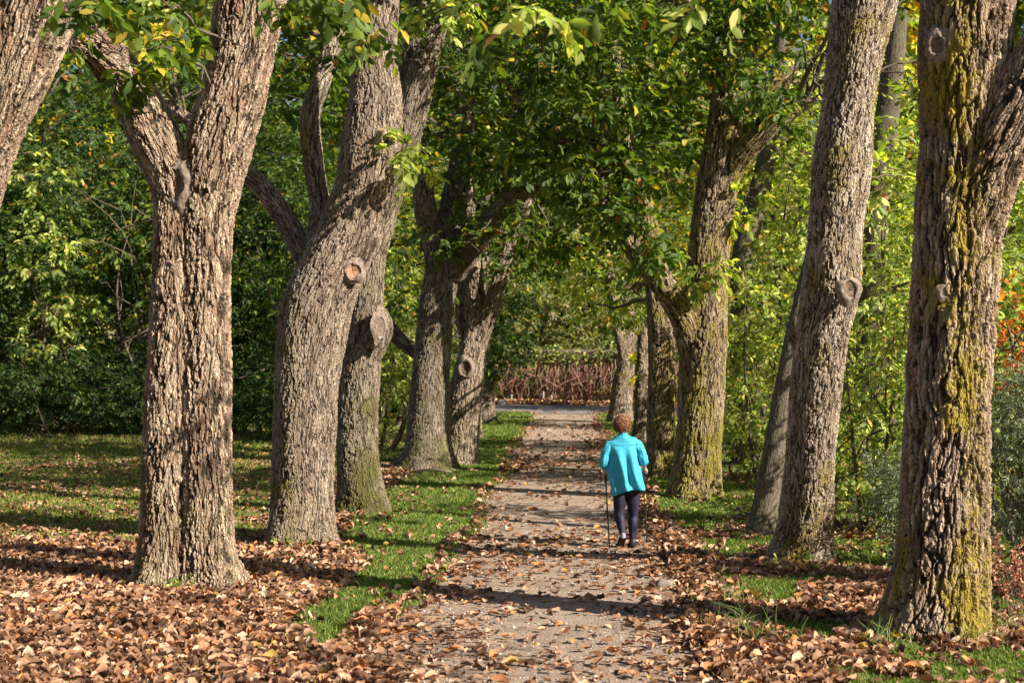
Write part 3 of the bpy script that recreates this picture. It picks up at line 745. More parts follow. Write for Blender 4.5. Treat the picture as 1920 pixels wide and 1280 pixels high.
# ---- trees nearer the camera than the frame shows, whose hanging leaves and dappled shade reach the picture
T9 = thing('walnut_tree', (4.6, 4.0, 0), 'leafy tree beside the camera whose drooping leaves fringe the top of the picture', 'tree', 'alley trees')
def Qp(x, Y, z, w): return (960 + x / Y * F, 700 - (z - CAMZ) / Y * F, w / Y * F, Y - 4.2)
me, skel = trunk_mesh('trunk', [[Qp(4.7, 4.2, -0.2, 0.9), Qp(4.7, 4.2, 1.5, 0.7), Qp(4.6, 4.3, 4.0, 0.6), Qp(4.6, 4.4, 7.5, 0.4)],
    [Qp(4.6, 4.3, 3.6, 0.3), Qp(3.4, 5.4, 5.3, 0.25), Qp(1.8, 7.2, 6.0, 0.18), Qp(0.2, 8.6, 6.2, 0.1), Qp(-2.0, 9.6, 6.3, 0.05)]], 4.2, 0.03, seed=31)
skel = [skel[1]]
obj('trunk', me, B_R1, T9)
cls = [cl(990, 10, 8.4, 0.22, 0.25, 0.24, 14, LIME), cl(860, 0, 8.6, 0.25, 0.25, 0.18, 9), cl(640, -20, 8.8, 0.5, 0.4, 0.16, 18), cl(1375, -10, 8.6, 0.2, 0.3, 0.16, 7, LIME), cl(755, 10, 11, 0.4, 0.5, 0.3, 18), cl(520, -30, 10, 0.5, 0.4, 0.2, 20), cl(1150, -20, 9.5, 0.5, 0.4, 0.2, 20), cl(250, -30, 9.5, 0.4, 0.4, 0.2, 14),
       up(4.0, 4.0, 6.6, 2.2, 0.9, 60), up(7.5, 6.5, 6.8, 1.8, 0.8, 60)]
obj('branches', twigs('branches', skel, cls, 1, rmax=0.008), TWIG, T9)
obj('crown', foliage_mesh('crown', cls, 0.115, 7, 0, 0.9), LEAF, T9)

# ------------------------------------------------------------------ shrubs
def shrub(label, x, Y, h, rx, ry, n, pal, L=0.12, lod=1, name='shrub', cat='shrub', group='background shrubs', k=7, mat=None, stems=7, low=0.1, wr=0.42, droop=0.4):
    z0 = float(gz(x, Y))
    t = thing(name, (x, Y, z0), label, cat, group)
    tb = Tubes()
    cs = []
    m = 6
    for i in range(m):
        a = RS.rand() * 6.28; rr = RS.rand() ** 0.5 * 0.55
        cz = z0 + h * (low + (1 - low) * (0.12 + 0.76 * (i + RS.rand()) / m))
        wid = 1.0 - 0.35 * abs((cz - z0) / h - 0.45)
        cs.append((np.array([x + rr * rx * math.cos(a), Y + rr * ry * math.sin(a), cz]), (rx * 0.7 * wid, ry * 0.7 * wid, h * 0.22), n / m, pal))
    for i in range(stems):
        a = RS.rand() * 6.28; e = cs[i % m][0] + (RS.rand(3) - 0.5) * np.array([rx, ry, h * 0.3])
        b = np.array([x + 0.25 * rx * math.cos(a), Y + 0.25 * ry * math.sin(a), z0 - 0.1])
        mid = (b + e) / 2 + RS.randn(3) * 0.12 * h * np.array([1, 1, 0.3])
        u_ = np.linspace(0, 1, 9)[:, None]
        pts = (1 - u_) ** 2 * b + 2 * u_ * (1 - u_) * mid + u_ ** 2 * e
        r0 = 0.012 + 0.007 * h
        tb.add(pts, np.linspace(r0, 0.006, 9), 5)
        for q in range(5):
            j = RS.randint(2, 9); e2 = pts[j] + nrm(RS.randn(3)) * 0.25 * h
            tb.add([pts[j], (pts[j] + e2) / 2 + 0.03 * h * RS.randn(3), e2], [r0 * 0.4, r0 * 0.25, 0.004], 4)
    obj('stems', tb.mesh('stems'), TWIG, t)
    obj('foliage', foliage_mesh('foliage', cs, L, k, lod, droop, wr), mat or LEAF_B, t)
    return t

# left side, beyond the lawn: dark shrubs in the shade
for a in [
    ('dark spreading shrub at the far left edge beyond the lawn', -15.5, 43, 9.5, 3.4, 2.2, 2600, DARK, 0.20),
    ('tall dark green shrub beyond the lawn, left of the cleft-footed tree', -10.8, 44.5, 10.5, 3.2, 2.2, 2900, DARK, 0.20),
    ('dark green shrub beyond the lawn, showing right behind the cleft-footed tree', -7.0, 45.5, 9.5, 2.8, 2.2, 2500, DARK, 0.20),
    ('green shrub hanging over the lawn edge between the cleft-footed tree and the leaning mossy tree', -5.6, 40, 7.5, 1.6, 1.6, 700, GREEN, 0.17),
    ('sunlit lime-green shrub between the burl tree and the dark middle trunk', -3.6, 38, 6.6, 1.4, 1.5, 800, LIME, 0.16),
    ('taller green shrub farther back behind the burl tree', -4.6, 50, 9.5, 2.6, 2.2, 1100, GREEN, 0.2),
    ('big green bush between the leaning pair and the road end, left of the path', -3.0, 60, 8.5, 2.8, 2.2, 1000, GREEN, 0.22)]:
    shrub(a[0], *a[1:8], L=a[8])
# drooping leafy bough plants nearer at far left
shrub('bright drooping sapling at the left edge of the lawn', -13.4, 41.6, 8.0, 1.0, 1.0, 420, LIME, 0.19, 0, name='sapling', cat='sapling', group=None, stems=9)
shrub('leafy sapling with mid green drooping leaves left of the cleft-footed tree', -9.8, 41.6, 7.8, 2.0, 1.1, 650, GREEN, 0.18, 0, name='sapling', cat='sapling', group=None, stems=12, low=0.25)
# low ground cover row under the dark shrubs
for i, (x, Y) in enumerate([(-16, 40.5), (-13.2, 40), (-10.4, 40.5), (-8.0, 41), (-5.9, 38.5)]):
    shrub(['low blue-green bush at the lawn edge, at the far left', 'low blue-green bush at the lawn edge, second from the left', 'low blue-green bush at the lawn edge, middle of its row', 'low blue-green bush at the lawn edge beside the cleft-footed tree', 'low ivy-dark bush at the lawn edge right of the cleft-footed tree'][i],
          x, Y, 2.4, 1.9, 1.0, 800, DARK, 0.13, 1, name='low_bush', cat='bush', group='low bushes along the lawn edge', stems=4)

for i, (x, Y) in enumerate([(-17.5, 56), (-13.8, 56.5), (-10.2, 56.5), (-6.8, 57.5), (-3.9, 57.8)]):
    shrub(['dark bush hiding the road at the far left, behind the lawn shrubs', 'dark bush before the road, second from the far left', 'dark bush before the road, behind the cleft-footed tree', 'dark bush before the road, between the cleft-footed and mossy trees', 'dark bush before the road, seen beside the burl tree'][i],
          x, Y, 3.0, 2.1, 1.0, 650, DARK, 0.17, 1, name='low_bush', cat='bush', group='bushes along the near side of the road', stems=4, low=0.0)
# right side: sunlit shrubs
for a in [
    ('bright lime shrub between the yellow-tinged tree and the slim leaning trunk', 4.6, 27.5, 4.2, 1.1, 1.2, 480, LIME, 0.12, 0),
    ('tall lime-green shrub behind the slim leaning trunk', 6.3, 31, 7.5, 1.9, 1.6, 850, LIME, 0.14, 0),
    ('golden-leaved shrub beyond the yellow-tinged tree', 5.0, 37, 8.0, 1.5, 1.5, 800, GOLD, 0.16, 1),
    ('sunlit green shrub between the knotted tree and the lichen-covered tree', 4.9, 19.5, 4.0, 0.9, 1.0, 480, LIME, 0.095, 0),
    ('tall airy green shrub behind the gap left of the lichen-covered tree', 6.6, 24.5, 7.5, 1.5, 1.3, 720, LIME, 0.125, 0),
    ('green shrub behind the lichen-covered trunk', 6.3, 18, 5.6, 1.1, 1.1, 380, LIME, 0.12, 0),
    ('tall green shrub at the right edge beyond the lichen-covered tree', 9.4, 25.5, 7.8, 1.5, 1.3, 900, LIME, 0.13, 0),
    ('broad green shrub far back on the right', 9.5, 36, 9.5, 2.8, 2.2, 1400, LIME, 0.18, 1),
    ('broad green shrub far back behind the dark trunk on the right', 7.6, 47, 9.0, 2.4, 2.2, 1000, GREEN, 0.2, 1),
    ('yellow-green shrub at the far right back', 14.5, 40, 10, 3.0, 2.2, 1100, LIME, 0.2, 1)]:
    shrub(a[0], *a[1:8], L=a[8], lod=a[9])
for lab, x, Y, h, n in [('low lime bush between the yellow-tinged tree and the slim leaning trunk', 4.9, 25.0, 1.9, 420), ('low leafy bush behind the slim leaning trunk', 5.4, 22.6, 1.7, 420),
                       ('low leafy bush in the gap left of the lichen-covered tree', 5.2, 18.4, 1.7, 460), ('low bush farthest back in the gap left of the lichen-covered tree', 6.3, 21.0, 2.2, 520), ('low lime bush far along the right verge beyond the yellow-tinged tree', 4.6, 31.5, 2.2, 420)]:
    shrub(lab, x, Y, h, 1.0, 0.8, n, LIME, L=0.09, lod=0, name='low_bush', cat='bush', group='low sunlit bushes on the right', stems=5, low=0.0)
# grey-green fine-leaved shrub at right edge
for lab, x, Y, h, rx, n in [('fine-leaved sage-green shrub filling the right edge below the orange bush', 5.10, 13.7, 2.25, 0.62, 4200),
                            ('fine-leaved sage-green shrub showing left of the lichen-covered trunk', 4.35, 15.6, 1.35, 0.5, 1500)]:
    shrub(lab, x, Y, h, rx, 0.5, n, SAGE, 0.05, 1, name='fine_leaved_shrub', group='sage-green shrubs', k=9, mat=NEEDLE, stems=14, low=0.0, wr=0.18)
shrub('tall bush with bright orange leaves on top, beyond the right side of the lichen-covered tree', 5.92, 16.6, 2.95, 0.30, 0.3, 75, RUST, 0.10, 1, name='orange_bush', group=None, low=0.78, stems=5)

# small purple flower clump
t = thing('flower_clump', (3.05, 18.9 + 0.9, float(gz(3.05, 19.8))), 'small clump of purple and yellow flowers left of the slim leaning trunk', 'flowers')
cz = float(gz(3.05, 19.8))
n = 40
p = np.array([3.35, 20.5, cz + 0.15]) + RS.randn(n, 3) * np.array([0.10, 0.1, 0.06])
colr = np.where(RS.rand(n, 1) < 0.7, np.array([[0.10, 0.06, 0.30]]), np.array([[0.65, 0.40, 0.05]]))
obj('petals', leaves_mesh('petals', p, RS.randn(n, 3), RS.randn(n, 3), np.full(n, 0.06), np.full(n, 0.04), colr), LEAF_B, t)
obj('foliage', foliage_mesh('foliage', [((3.35, 20.5, cz + 0.1), (0.2, 0.2, 0.1), 30, LIME)], 0.06), LEAF_B, t)

# dock-like plant with rusty seed stalks at the right edge
t = thing('seeding_plant', (4.05, 12.0, 0), 'reddish seed stalks at the right foot of the lichen-covered tree', 'plant')
tb = Tubes(); sp_, sd_ = [], []
for i in range(12):
    b = np.array([4.15 + 0.3 * RS.rand(), 12.0 + 0.4 * RS.rand(), 0]); b[2] = float(gz(b[0], b[1]))
    e = b + np.array([0.15 * RS.randn(), 0.1 * RS.randn(), 0.45 + 0.35 * RS.rand()])
    tb.add(np.linspace(b, e, 4), [0.006, 0.005, 0.004, 0.003], 5)
    m = 60; u_ = 0.35 + 0.65 * RS.rand(m, 1); sp_.append(b + (e - b) * u_ + 0.012 * RS.randn(m, 3)); sd_.append(nrm(RS.randn(m, 3)))
sp_ = np.concatenate(sp_); sd_ = np.concatenate(sd_)
obj('stalks', tb.mesh('stalks'), TWIG, t)
obj('seed_heads', leaves_mesh('seed_heads', sp_, sd_, RS.randn(len(sp_), 3), np.full(len(sp_), 0.03), np.full(len(sp_), 0.02), pick([((0.50, 0.17, 0.10), 3), ((0.5, 0.28, 0.18), 2), ((0.3, 0.1, 0.06), 1)], len(sp_)), 1.0, 1), DEADM, t)

# ------------------------------------------------------------------ far end: garden wall with creeper
def roty(x): return 70.5 - 0.22 * (x - 2)
t = thing('garden_wall', (2, 70.5, float(gz(2, 70.5))), 'long garden wall across the far end of the path, overgrown with brown creeper', 'wall')
wx = np.arange(-12, 22, 0.8)
V, Qd = [], []
def wall_slab(x0, y_off0, y_off1, z_lo, z_hi, mat, name, parent):
    Vv = []
    for x in wx:
        y = roty(x); g = float(gz(x, y))
        Vv += [(x, y + y_off0, g + z_lo), (x, y + y_off0, g + z_hi), (x, y + y_off1, g + z_hi), (x, y + y_off1, g + z_lo)]
    q = []
    for i in range(len(wx) - 1):
        for j in range(4):
            j2 = (j + 1) % 4
            q.append((i * 4 + j, (i + 1) * 4 + j, (i + 1) * 4 + j2, i * 4 + j2))
    q.append((0, 1, 2, 3)); e = (len(wx) - 1) * 4; q.append((e, e + 3, e + 2, e + 1))
    return obj(name, mesh_np(name, np.array(Vv), np.array(q), flat=True), mat, parent)
tt = NT('old_brick')
pos = tt.n('NewGeometry').outputs['Position']
mp = tt.n('CombineXYZ'); sx = tt.n('SeparateXYZ'); tt.l(pos, sx.inputs[0]); tt.l(sx.outputs[0], mp.inputs[0]); tt.l(sx.outputs[2], mp.inputs[1])
bk = tt.n('TexBrick'); tt.l(mp.outputs[0], bk.inputs['Vector']); bk.inputs['Scale'].default_value = 1.0
bk.inputs['Brick Width'].default_value = 0.23; bk.inputs['Row Height'].default_value = 0.075; bk.inputs['Mortar Size'].default_value = 0.008
bk.inputs['Color1'].default_value = (0.20, 0.10, 0.08, 1); bk.inputs['Color2'].default_value = (0.13, 0.075, 0.06, 1); bk.inputs['Mortar'].default_value = (0.2, 0.17, 0.14, 1)
tt.l(tt.bsdf(tt.mix(tt.map(tt.noise(pos, 3, 4), 0.3, 0.7, 0, 0.6), bk.outputs[0], (0.08, 0.055, 0.05)), 0.95, 0.1), tt.out.inputs[0])
wall_slab(0, 0, 0.3, -0.3, 2.45, tt.m, 'brickwork', t)
wall_slab(0, -0.05, 0.35, 2.453, 2.56, plain_mat('coping_stone', (0.25, 0.215, 0.18), 0.9, 0.2, 0.25, 6), 'coping', t)
# creeper strands
tb = Tubes()
for i in range(5200):
    x = RS.uniform(-8, 16); y = roty(x); g = float(gz(x, y))
    z1 = g + RS.uniform(1.2, 2.55); z0 = g + RS.uniform(0.0, 1.1)
    k = 5; u_ = np.linspace(0, 1, k)
    dx = np.cumsum(RS.randn(k) * (0.07 if RS.rand() < 0.6 else 0.28)); dy = -0.08 - 0.35 * RS.rand() * np.sin(u_ * 3.1) ** 0.7 - 0.12 * RS.rand()
    pts = np.stack([x + dx, y + dy + 0 * u_, z1 + (z0 - z1) * u_], -1)
    cc = [(0.36, 0.18, 0.13), (0.27, 0.13, 0.10), (0.42, 0.26, 0.18), (0.16, 0.08, 0.065), (0.36, 0.28, 0.14)][RS.randint(0, 5)]
    tb.add(pts, RS.uniform(0.007, 0.019), 4, cc)
c_ = obj('creeper', tb.mesh('creeper'), attr_mat('creeper_stems'), t)
# ivy on top and in hanging tongues
n = 5200
x = RS.uniform(-10, 17, n); tongue = np.abs(((x * 0.9 + 0.5 * np.sin(x * 3)) % 2.0) - 1) < 0.20
z = np.where(tongue & (RS.rand(n) < 0.55), RS.uniform(1.0, 2.4, n), 2.46 + 0.22 * RS.randn(n) + 0.3 * (fbm(x, 0, 0, 0.8, 2) - 0.5) * 2 - 0.30 * RS.rand(n) ** 2)
p = np.stack([x, roty(x) - 0.25 - 0.25 * RS.rand(n), gz(x, roty(x)) + z], -1)
d = RS.randn(n, 3); d[:, 2] -= 0.7
u_ = np.array([0.2, -1, 0.7]) + 0.5 * RS.randn(n, 3)
obj('ivy', leaves_mesh('ivy', p, d, u_, RS.uniform(0.10, 0.2, n), RS.uniform(0.08, 0.14, n), pick(OLIVE + LIME, n), 1.0, 1), LEAF_B, t)

n = 9000
x = RS.uniform(-9, 16, n); z = RS.uniform(0.05, 2.5, n)
p = np.stack([x, roty(x) - 0.15 - 0.35 * RS.rand(n), gz(x, roty(x)) + z], -1)
d = RS.randn(n, 3); d[:, 2] -= 1.0
obj('withered_leaves', leaves_mesh('withered_leaves', p, d, np.array([0.2, -1, 0.5]) + 0.6 * RS.randn(n, 3), RS.uniform(0.05, 0.13, n), RS.uniform(0.03, 0.07, n), pick([((0.34, 0.16, 0.11), 4), ((0.24, 0.11, 0.08), 4), ((0.45, 0.26, 0.17), 2), ((0.13, 0.07, 0.055), 3), ((0.30, 0.30, 0.09), .6)], n), 1.0, 1), DEADM, t)

# pale stub posts at the wall foot
def stub(px, label, hgt, lean):
    y = roty(P(px, 740, 69)[0]) - 0.75; b = P(px, 740, y); z = float(gz(b[0], y))
    V = []; k = 12; a = np.linspace(0, 6.283, k, endpoint=False); prof = [(0.055, -0.1), (0.055, hgt * 0.85), (0.045, hgt * 0.97), (0.02, hgt)]
    for r_, h_ in prof: V.append(np.stack([b[0] + r_ * np.cos(a) + lean * h_, y + r_ * np.sin(a), np.full(k, z + h_)], -1))
    i = np.arange(3)[:, None] * k; j = np.arange(k)[None]; j2 = (j + 1) % k
    q = np.stack([i + j, i + j2, i + k + j2, i + k + j], -1).reshape(-1, 4)
    o = obj('marker_post', mesh_np('marker_post', np.concatenate(V), q), plain_mat('weathered_paint', (0.27, 0.24, 0.21), 0.8, 0.2, 0.25, 9))
    tag(o, label, 'post', 'pale posts at the wall foot')
stub(1018, 'tall pale post at the foot of the creeper wall', 0.52, 0.03)
stub(1034, 'short pale post right beside the tall one at the creeper wall', 0.34, -0.04)
stub(958, 'small pale post at the left end of the creeper wall', 0.36, 0.1)

# trees and scrub behind the wall
for a in [
    ('pale sunlit scrub above the left half of the creeper wall', 0.3, 79, 7.5, 2.6, 2.4, 900, OLIVE, 0.22),
    ('pale grey-green scrub above the middle of the creeper wall', 4.2, 80, 6.4, 2.6, 2.4, 800, OLIVE, 0.22),
    ('dark rounded bush above the right half of the creeper wall', 6.0, 76.5, 3.2, 1.3, 1.2, 420, DARK, 0.2),
    ('sage-coloured scrub above the right end of the creeper wall', 9.5, 80, 7.0, 3, 2.4, 700, SAGE, 0.22),
    ('golden-green scrub behind the creeper wall, above its left end', -4.0, 78, 8.5, 3, 2.4, 800, LIME, 0.24)]:
    shrub(a[0], *a[1:8], L=a[8], group='scrub behind the wall')
# far off wood
cs = []
for i in range(60):
    x = -62 + 124 * (i + RS.rand()) / 60; Y = RS.uniform(90, 112)
    for z in (0, 4, 9, 15, 21, 27, 33):
        cs.append((np.array([x + RS.randn() * 1.5, Y, gz(x, Y) + z + RS.randn()]), (4.5, 3.0, 3.8), 150, [LIME, GOLD, OLIVE, GREEN][RS.randint(0, 4)]))
wood = obj('far_wood', foliage_mesh('far_wood', cs, 0.8, 5, 1, 0.3, 0.6), LEAF_B)
tag(wood, 'far off mass of green woodland closing the view', 'woodland', kind='stuff')
# side woods left and right (trees away from the row)
for i, (x, Y, h, lab, pal) in enumerate([(-19, 58, 15, 'tall dark tree rising behind the lawn shrubs, at the far left', DARK), (-12.5, 60, 16, 'tall dark tree rising behind the lawn shrubs, near the cleft-footed tree', DARK), (-7, 64, 15, 'tall green tree rising behind the burl tree', GREEN),
                                   (12, 58, 15, 'tall lime-green tree rising far back on the right', LIME), (19, 56, 15, 'tall green tree rising at the far right', GREEN), (15.5, 68, 13, 'tall tree near the wall, right of the road end', LIME)]):
    z0 = float(gz(x, Y)); t = thing('woodland_tree', (x, Y, z0), lab, 'tree', 'tall trees in the background')
    tb = Tubes(); tb.add(catmull([[x, Y, z0 - 0.3], [x + 0.3, Y, z0 + h * 0.3], [x - 0.2, Y, z0 + h * 0.6], [x, Y, z0 + h * 0.85]], 0.5), np.linspace(0.3, 0.08, len(catmull([[x, Y, z0 - 0.3], [x + 0.3, Y, z0 + h * 0.3], [x - 0.2, Y, z0 + h * 0.6], [x, Y, z0 + h * 0.85]], 0.5))), 10)
    cs = []
    for q in range(9):
        a = RS.rand() * 6.28; zz = z0 + h * (0.18 + 0.75 * q / 8); rr = 2.6 * (1 - abs(q / 8 - 0.4))
        c = np.array([x + rr * math.cos(a), Y + rr * math.sin(a) * 0.7, zz]); cs.append((c, (2.4, 2.0, 1.5), 130, pal))
        o0 = np.array([x, Y, zz - 1.2]); tb.add([o0, (o0 + c) / 2 + RS.randn(3) * 0.2, c], [0.09, 0.05, 0.02], 6)
    obj('trunk', tb.mesh('trunk'), TWIG, t)
    obj('crown', foliage_mesh('crown', cs, 0.28, 7, 1), LEAF_B, t)

# ------------------------------------------------------------------ fallen branch and stones
t = thing('fallen_branch', (-0.62, 52, float(gz(-0.62, 52))), 'dark dead branch lying in the grass at the foot of the ivy-topped twin trunk', 'branch')
z = float(gz(-0.6, 51.5)); b = P(925, 785, 51.0)
tb = Tubes(); x0 = b[0]
for pts, r_ in [([(x0 - .3, 51, z + .05), (x0 + .1, 51, z + .30), (x0 + .35, 51.1, z + .5)], [.05, .05, .03]), ([(x0 + .05, 51, z + .28), (x0 + .22, 50.9, z + .1), (x0 + .35, 50.8, z)], [.04, .035, .03]), ([(x0 + .1, 51, z + .3), (x0 + .16, 50.9, z + .1), (x0 + .2, 50.8, z)], [.04, .03, .02])]:
    tb.add(catmull(pts, 0.06), np.linspace(r_[0], r_[2], len(catmull(pts, 0.06))), 8)
obj('limb', tb.mesh('limb'), plain_mat('dead_wood', (0.05, 0.045, 0.04), 0.9, 0.1), t)

def stone(px, py, w, h, label, col, name='stone'):
    # on ground
    Y = 20.0
    for _ in range(30):
        p = P(px, py, Y); Y -= (float(gz(p[0], Y)) - p[2]) * -1 * Y / (CAMZ) * -1 if False else 0
    lo, hi = 8.0, 75.0
    for _ in range(50):
        m = (lo + hi) / 2; p = P(px, py, m)
        if p[2] > float(gz(p[0], m)): lo = m
        else: hi = m
    Y = lo; p = P(px, py, Y); s = Y / F
    bm = bmesh.new(); bmesh.ops.create_icosphere(bm, subdivisions=4, radius=1)
    for v in bm.verts:
        c = v.co.copy(); n_ = float(fbm(c.x + px, c.y, c.z, 1.4, 3)) - 0.5
        c *= 1 + 0.7 * n_; v.co = Vector((p[0] + c.x * w * s / 2, Y + 0.08 + c.y * w * s / 2 * 0.8, p[2] + c.z * h * s * 0.9))
    me = bpy.data.meshes.new(name); bm.to_mesh(me); bm.free()
    o = obj(name, me, plain_mat('stone_' + name, col, 0.9, 0.2, 0.3, 14, 0.01)); tag(o, label, 'stone')
stone(1246, 1106, 40, 20, 'rough grey-brown stone half buried in leaves at the right edge of the path', (0.20, 0.165, 0.125))
stone(940, 760, 14, 12, 'pale rounded stone at the corner of the path and the road', (0.55, 0.5, 0.42))

t = thing('exposed_root', (-1.6, 29.7, 0), 'bare arched root on the grass at the foot of the dark middle trunk', 'root')
pts = [P(775, 886, 29.9), P(800, 882, 29.6), P(825, 881, 29.5), P(845, 886, 29.5), P(860, 897, 29.3)]
pts = catmull(pts, 0.05); tb = Tubes(); tb.add(pts, np.linspace(0.05, 0.035, len(pts)), 8)
obj('root', tb.mesh('root'), plain_mat('root_wood', (0.25, 0.19, 0.14), 0.9, 0.1), t)

# ------------------------------------------------------------------ grass
def scatter(n, y0, y1, dens, xlim=None):
    Y = np.exp(RS.uniform(math.log(y0), math.log(y1), n)); half = Y * 0.375 + 0.6
    x = RS.uniform(-1, 1, n) * half
    d = dens(x, Y)
    k = RS.rand(n) < d
    return x[k], Y[k]

gcol = [((0.10, 0.155, 0.025), 4), ((0.14, 0.20, 0.03), 4), ((0.20, 0.245, 0.045), 2.5), ((0.30, 0.28, 0.10), 1.2), ((0.06, 0.10, 0.02), 2)]
x, Y = scatter(1500000, 8.6, 62, lambda x, Y: grass_d(x, Y) * (0.45 + 0.55 * sm(-7, -3, x)))
n = len(x); hh = RS.uniform(0.03, 0.075, n) * (1 + 0.4 * (fbm(x, Y, 0, 3, 2) - 0.5) * 2) * (1 + 0.018 * (Y - 10))
w = 0.0036 * (1 + Y / 10)
a = RS.rand(n) * 6.28; lean = RS.uniform(0.1, 0.9, n) * hh; la = RS.rand(n) * 6.28
B = np.stack([x, Y, gz(x, Y) - 0.003], -1); W_ = np.stack([np.cos(a), np.sin(a), 0 * a], -1) * w[:, None]
Ln = np.stack([np.cos(la), np.sin(la), 0 * la], -1) * lean[:, None]
up_ = np.zeros((n, 3)); up_[:, 2] = hh
V = np.stack([B - W_, B + W_, B + 0.6 * up_ + 0.35 * Ln + 0.7 * W_, B + 0.6 * up_ + 0.35 * Ln - 0.7 * W_, B + up_ + Ln], 1).reshape(-1, 3)
b = (np.arange(n) * 5)[:, None]
gc_ = pick(gcol, n); yl = (sm(-3.2, -5.0, x) * 0.55)[:, None]
gc_ = gc_ * (1 - yl) + gc_ * np.array([1.5, 1.15, 1.2]) * yl      # the open lawn is drier and yellower than the verge
gm = mesh_np('grass', V, b + np.array([[0, 1, 2, 3]]), b + np.array([[3, 2, 4]]), cols=np.repeat(gc_, 5, 0))
tag(obj('grass', gm, leaf_mat('grass_blade', 0.3, 0.55, 0.25)), 'short green grass of the verges and the lawn', 'grass', kind='stuff')
# taller weed tufts at trunk feet and on the right
cs = []
for px, py, Yq, r_, n_, pal in [(315, 1105, 13.7, .12, 10, LIME), (372, 1108, 13.65, .08, 8, LIME), (540, 1030, 17.1, .2, 16, LIME), (620, 1035, 17.2, .2, 14, LIME), (1500, 1065, 15.3, .28, 34, LIME), (1560, 1070, 15.4, .25, 30, LIME), (1420, 1000, 18.0, .2, 14, GREEN),
                           (1300, 950, 23.2, .4, 30, LIME), (1380, 960, 22, .5, 50, LIME), (1700, 1195, 11.0, .15, 8, LIME), (1625, 1060, 16, .35, 60, LIME), (1600, 1000, 17, .4, 50, LIME)]:
    p = P(px, py, Yq); cs.append(((p[0], p[1], float(gz(p[0], p[1])) + 0.05), (r_ * 1.6, r_, 0.05), n_ * 2, pal))
tag(obj('ground_weeds', foliage_mesh('ground_weeds', cs, 0.05, 5, 0, 0.0, 0.6), LEAF_B), 'small green weeds around the tree feet', 'weeds', kind='stuff')
# tall wispy grass at right tree foot
cs = []
V = []; 
tb = Tubes()
for i in range(420):
    cx, cy, r_ = [(1840, 11.6, .5), (1800, 11.0, .4), (1660, 11.0, .15), (1385, 11.9, .3), (1895, 11.5, .4), (1420, 11.2, .3), (1560, 15.6, .4), (1650, 15.5, .5), (330, 13.6, .25), (1370, 13.0, .3)][i % 10]
    X = P(cx, 1000, cy)[0] + RS.randn() * r_ * 0.5; Yq = cy + RS.randn() * 0.15; z = float(gz(X, Yq)); h_ = RS.uniform(0.08, 0.26); l = RS.randn(2) * h_ * 0.6
    tb.add([(X, Yq, z), (X + l[0] * .3, Yq + l[1] * .3, z + h_ * .7), (X + l[0], Yq + l[1], z + h_)], [0.003, 0.0025, 0.001], 3, [(0.16, 0.24, 0.05), (0.3, 0.3, 0.12), (0.10, 0.18, 0.03)][RS.randint(0, 3)])
tag(obj('tall_grass', tb.mesh('tall_grass'), leaf_mat('tall_blade', 0.2, 0.6, 0.2)), 'wispy taller grass tufts among the leaves', 'grass', kind='stuff')

# ------------------------------------------------------------------ fallen leaves
def dead_leaves(name, x, Y, Lr, pile, label, pal=DEAD):
    n = len(x)
    # template: 5 x 3 grid leaf
    us = np.array([0, .22, .5, .78, 1.0]); wv = np.array([.13, .42, .5, .43, .12])
    uu = np.repeat(us, 3); vv = np.tile([-1, 0, 1], 5) * np.repeat(wv, 3)
    L = (Lr[0] + (Lr[1] - Lr[0]) * RS.rand(n) ** 1.5) * np.where(np.abs(x) > 2.6, 1 - 0.25 * sm(16, 19, Y), 1); W = L * RS.uniform(0.42, 0.68, n)
    a = RS.rand(n) * 6.28
    D = np.stack([np.cos(a), np.sin(a), RS.randn(n) * 0.30 * pile], -1)
    U = np.stack([RS.randn(n) * 0.58 * pile + 0.05 * RS.randn(n), RS.randn(n) * 0.58 * pile, np.ones(n)], -1)
    D = nrm(D); Yx = nrm(np.cross(U, D)); Z = np.cross(D, Yx)
    c1 = RS.uniform(-1.6, 2.2, n)[:, None]; c2 = RS.uniform(-0.5, 3.0, n)[:, None]; tw = RS.uniform(-1, 1, n)[:, None]; fl = 0.35 + 0.65 * pile; c1 = c1 * fl; c2 = c2 * fl; tw = tw * fl
    zz = c1 * ((uu[None] - .5) ** 2) * 0.75 + c2 * (vv[None] ** 2) * 0.9 + tw * vv[None] * (uu[None] - .5) * 0.9 + 0.05 * RS.randn(n, 15)
    Pn = np.stack([x, Y, gz(x, Y) + 0.014 + RS.rand(n) * 0.05 * pile + 0.012], -1)
    V = Pn[:, None] + ((uu[None] - .5) * L[:, None])[..., None] * D[:, None] + ((vv[None] * (1 + 0.22 * RS.randn(n, 15)) + 0.05 * RS.randn(n, 15)) * W[:, None])[..., None] * Yx[:, None] + (zz * L[:, None])[..., None] * Z[:, None]
    mz = V[..., 2].min(1) - gz(x, Y) - 0.013
    V[..., 2] -= np.minimum(mz, 0)[:, None] * 0.8 + np.maximum(mz - 0.05 * pile, 0)[:, None]
    q = []
    for i in range(4):
        for j in range(2): q.append([i * 3 + j, (i + 1) * 3 + j, (i + 1) * 3 + j + 1, i * 3 + j + 1])
    q = (np.array(q)[None] + (np.arange(n) * 15)[:, None, None]).reshape(-1, 4)
    o = obj(name, mesh_np(name, V.reshape(-1, 3), q, cols=np.repeat(pick(pal, n), 15, 0)), DEADM)
    tag(o, label, 'leaves', kind='stuff')
def offp(x, Y): return np.where((pathl(Y) - x > -0.1) | (x - pathr(Y) > -0.1), 1.0, 0.0)
x, Y = scatter(300000, 8.6, 30, lambda x, Y: leaf_d(x, Y) * offp(x, Y))
dead_leaves('fallen_leaves', x, Y, (0.025, 0.125), 1.0, 'thick pinkish brown fallen leaves under both tree rows')
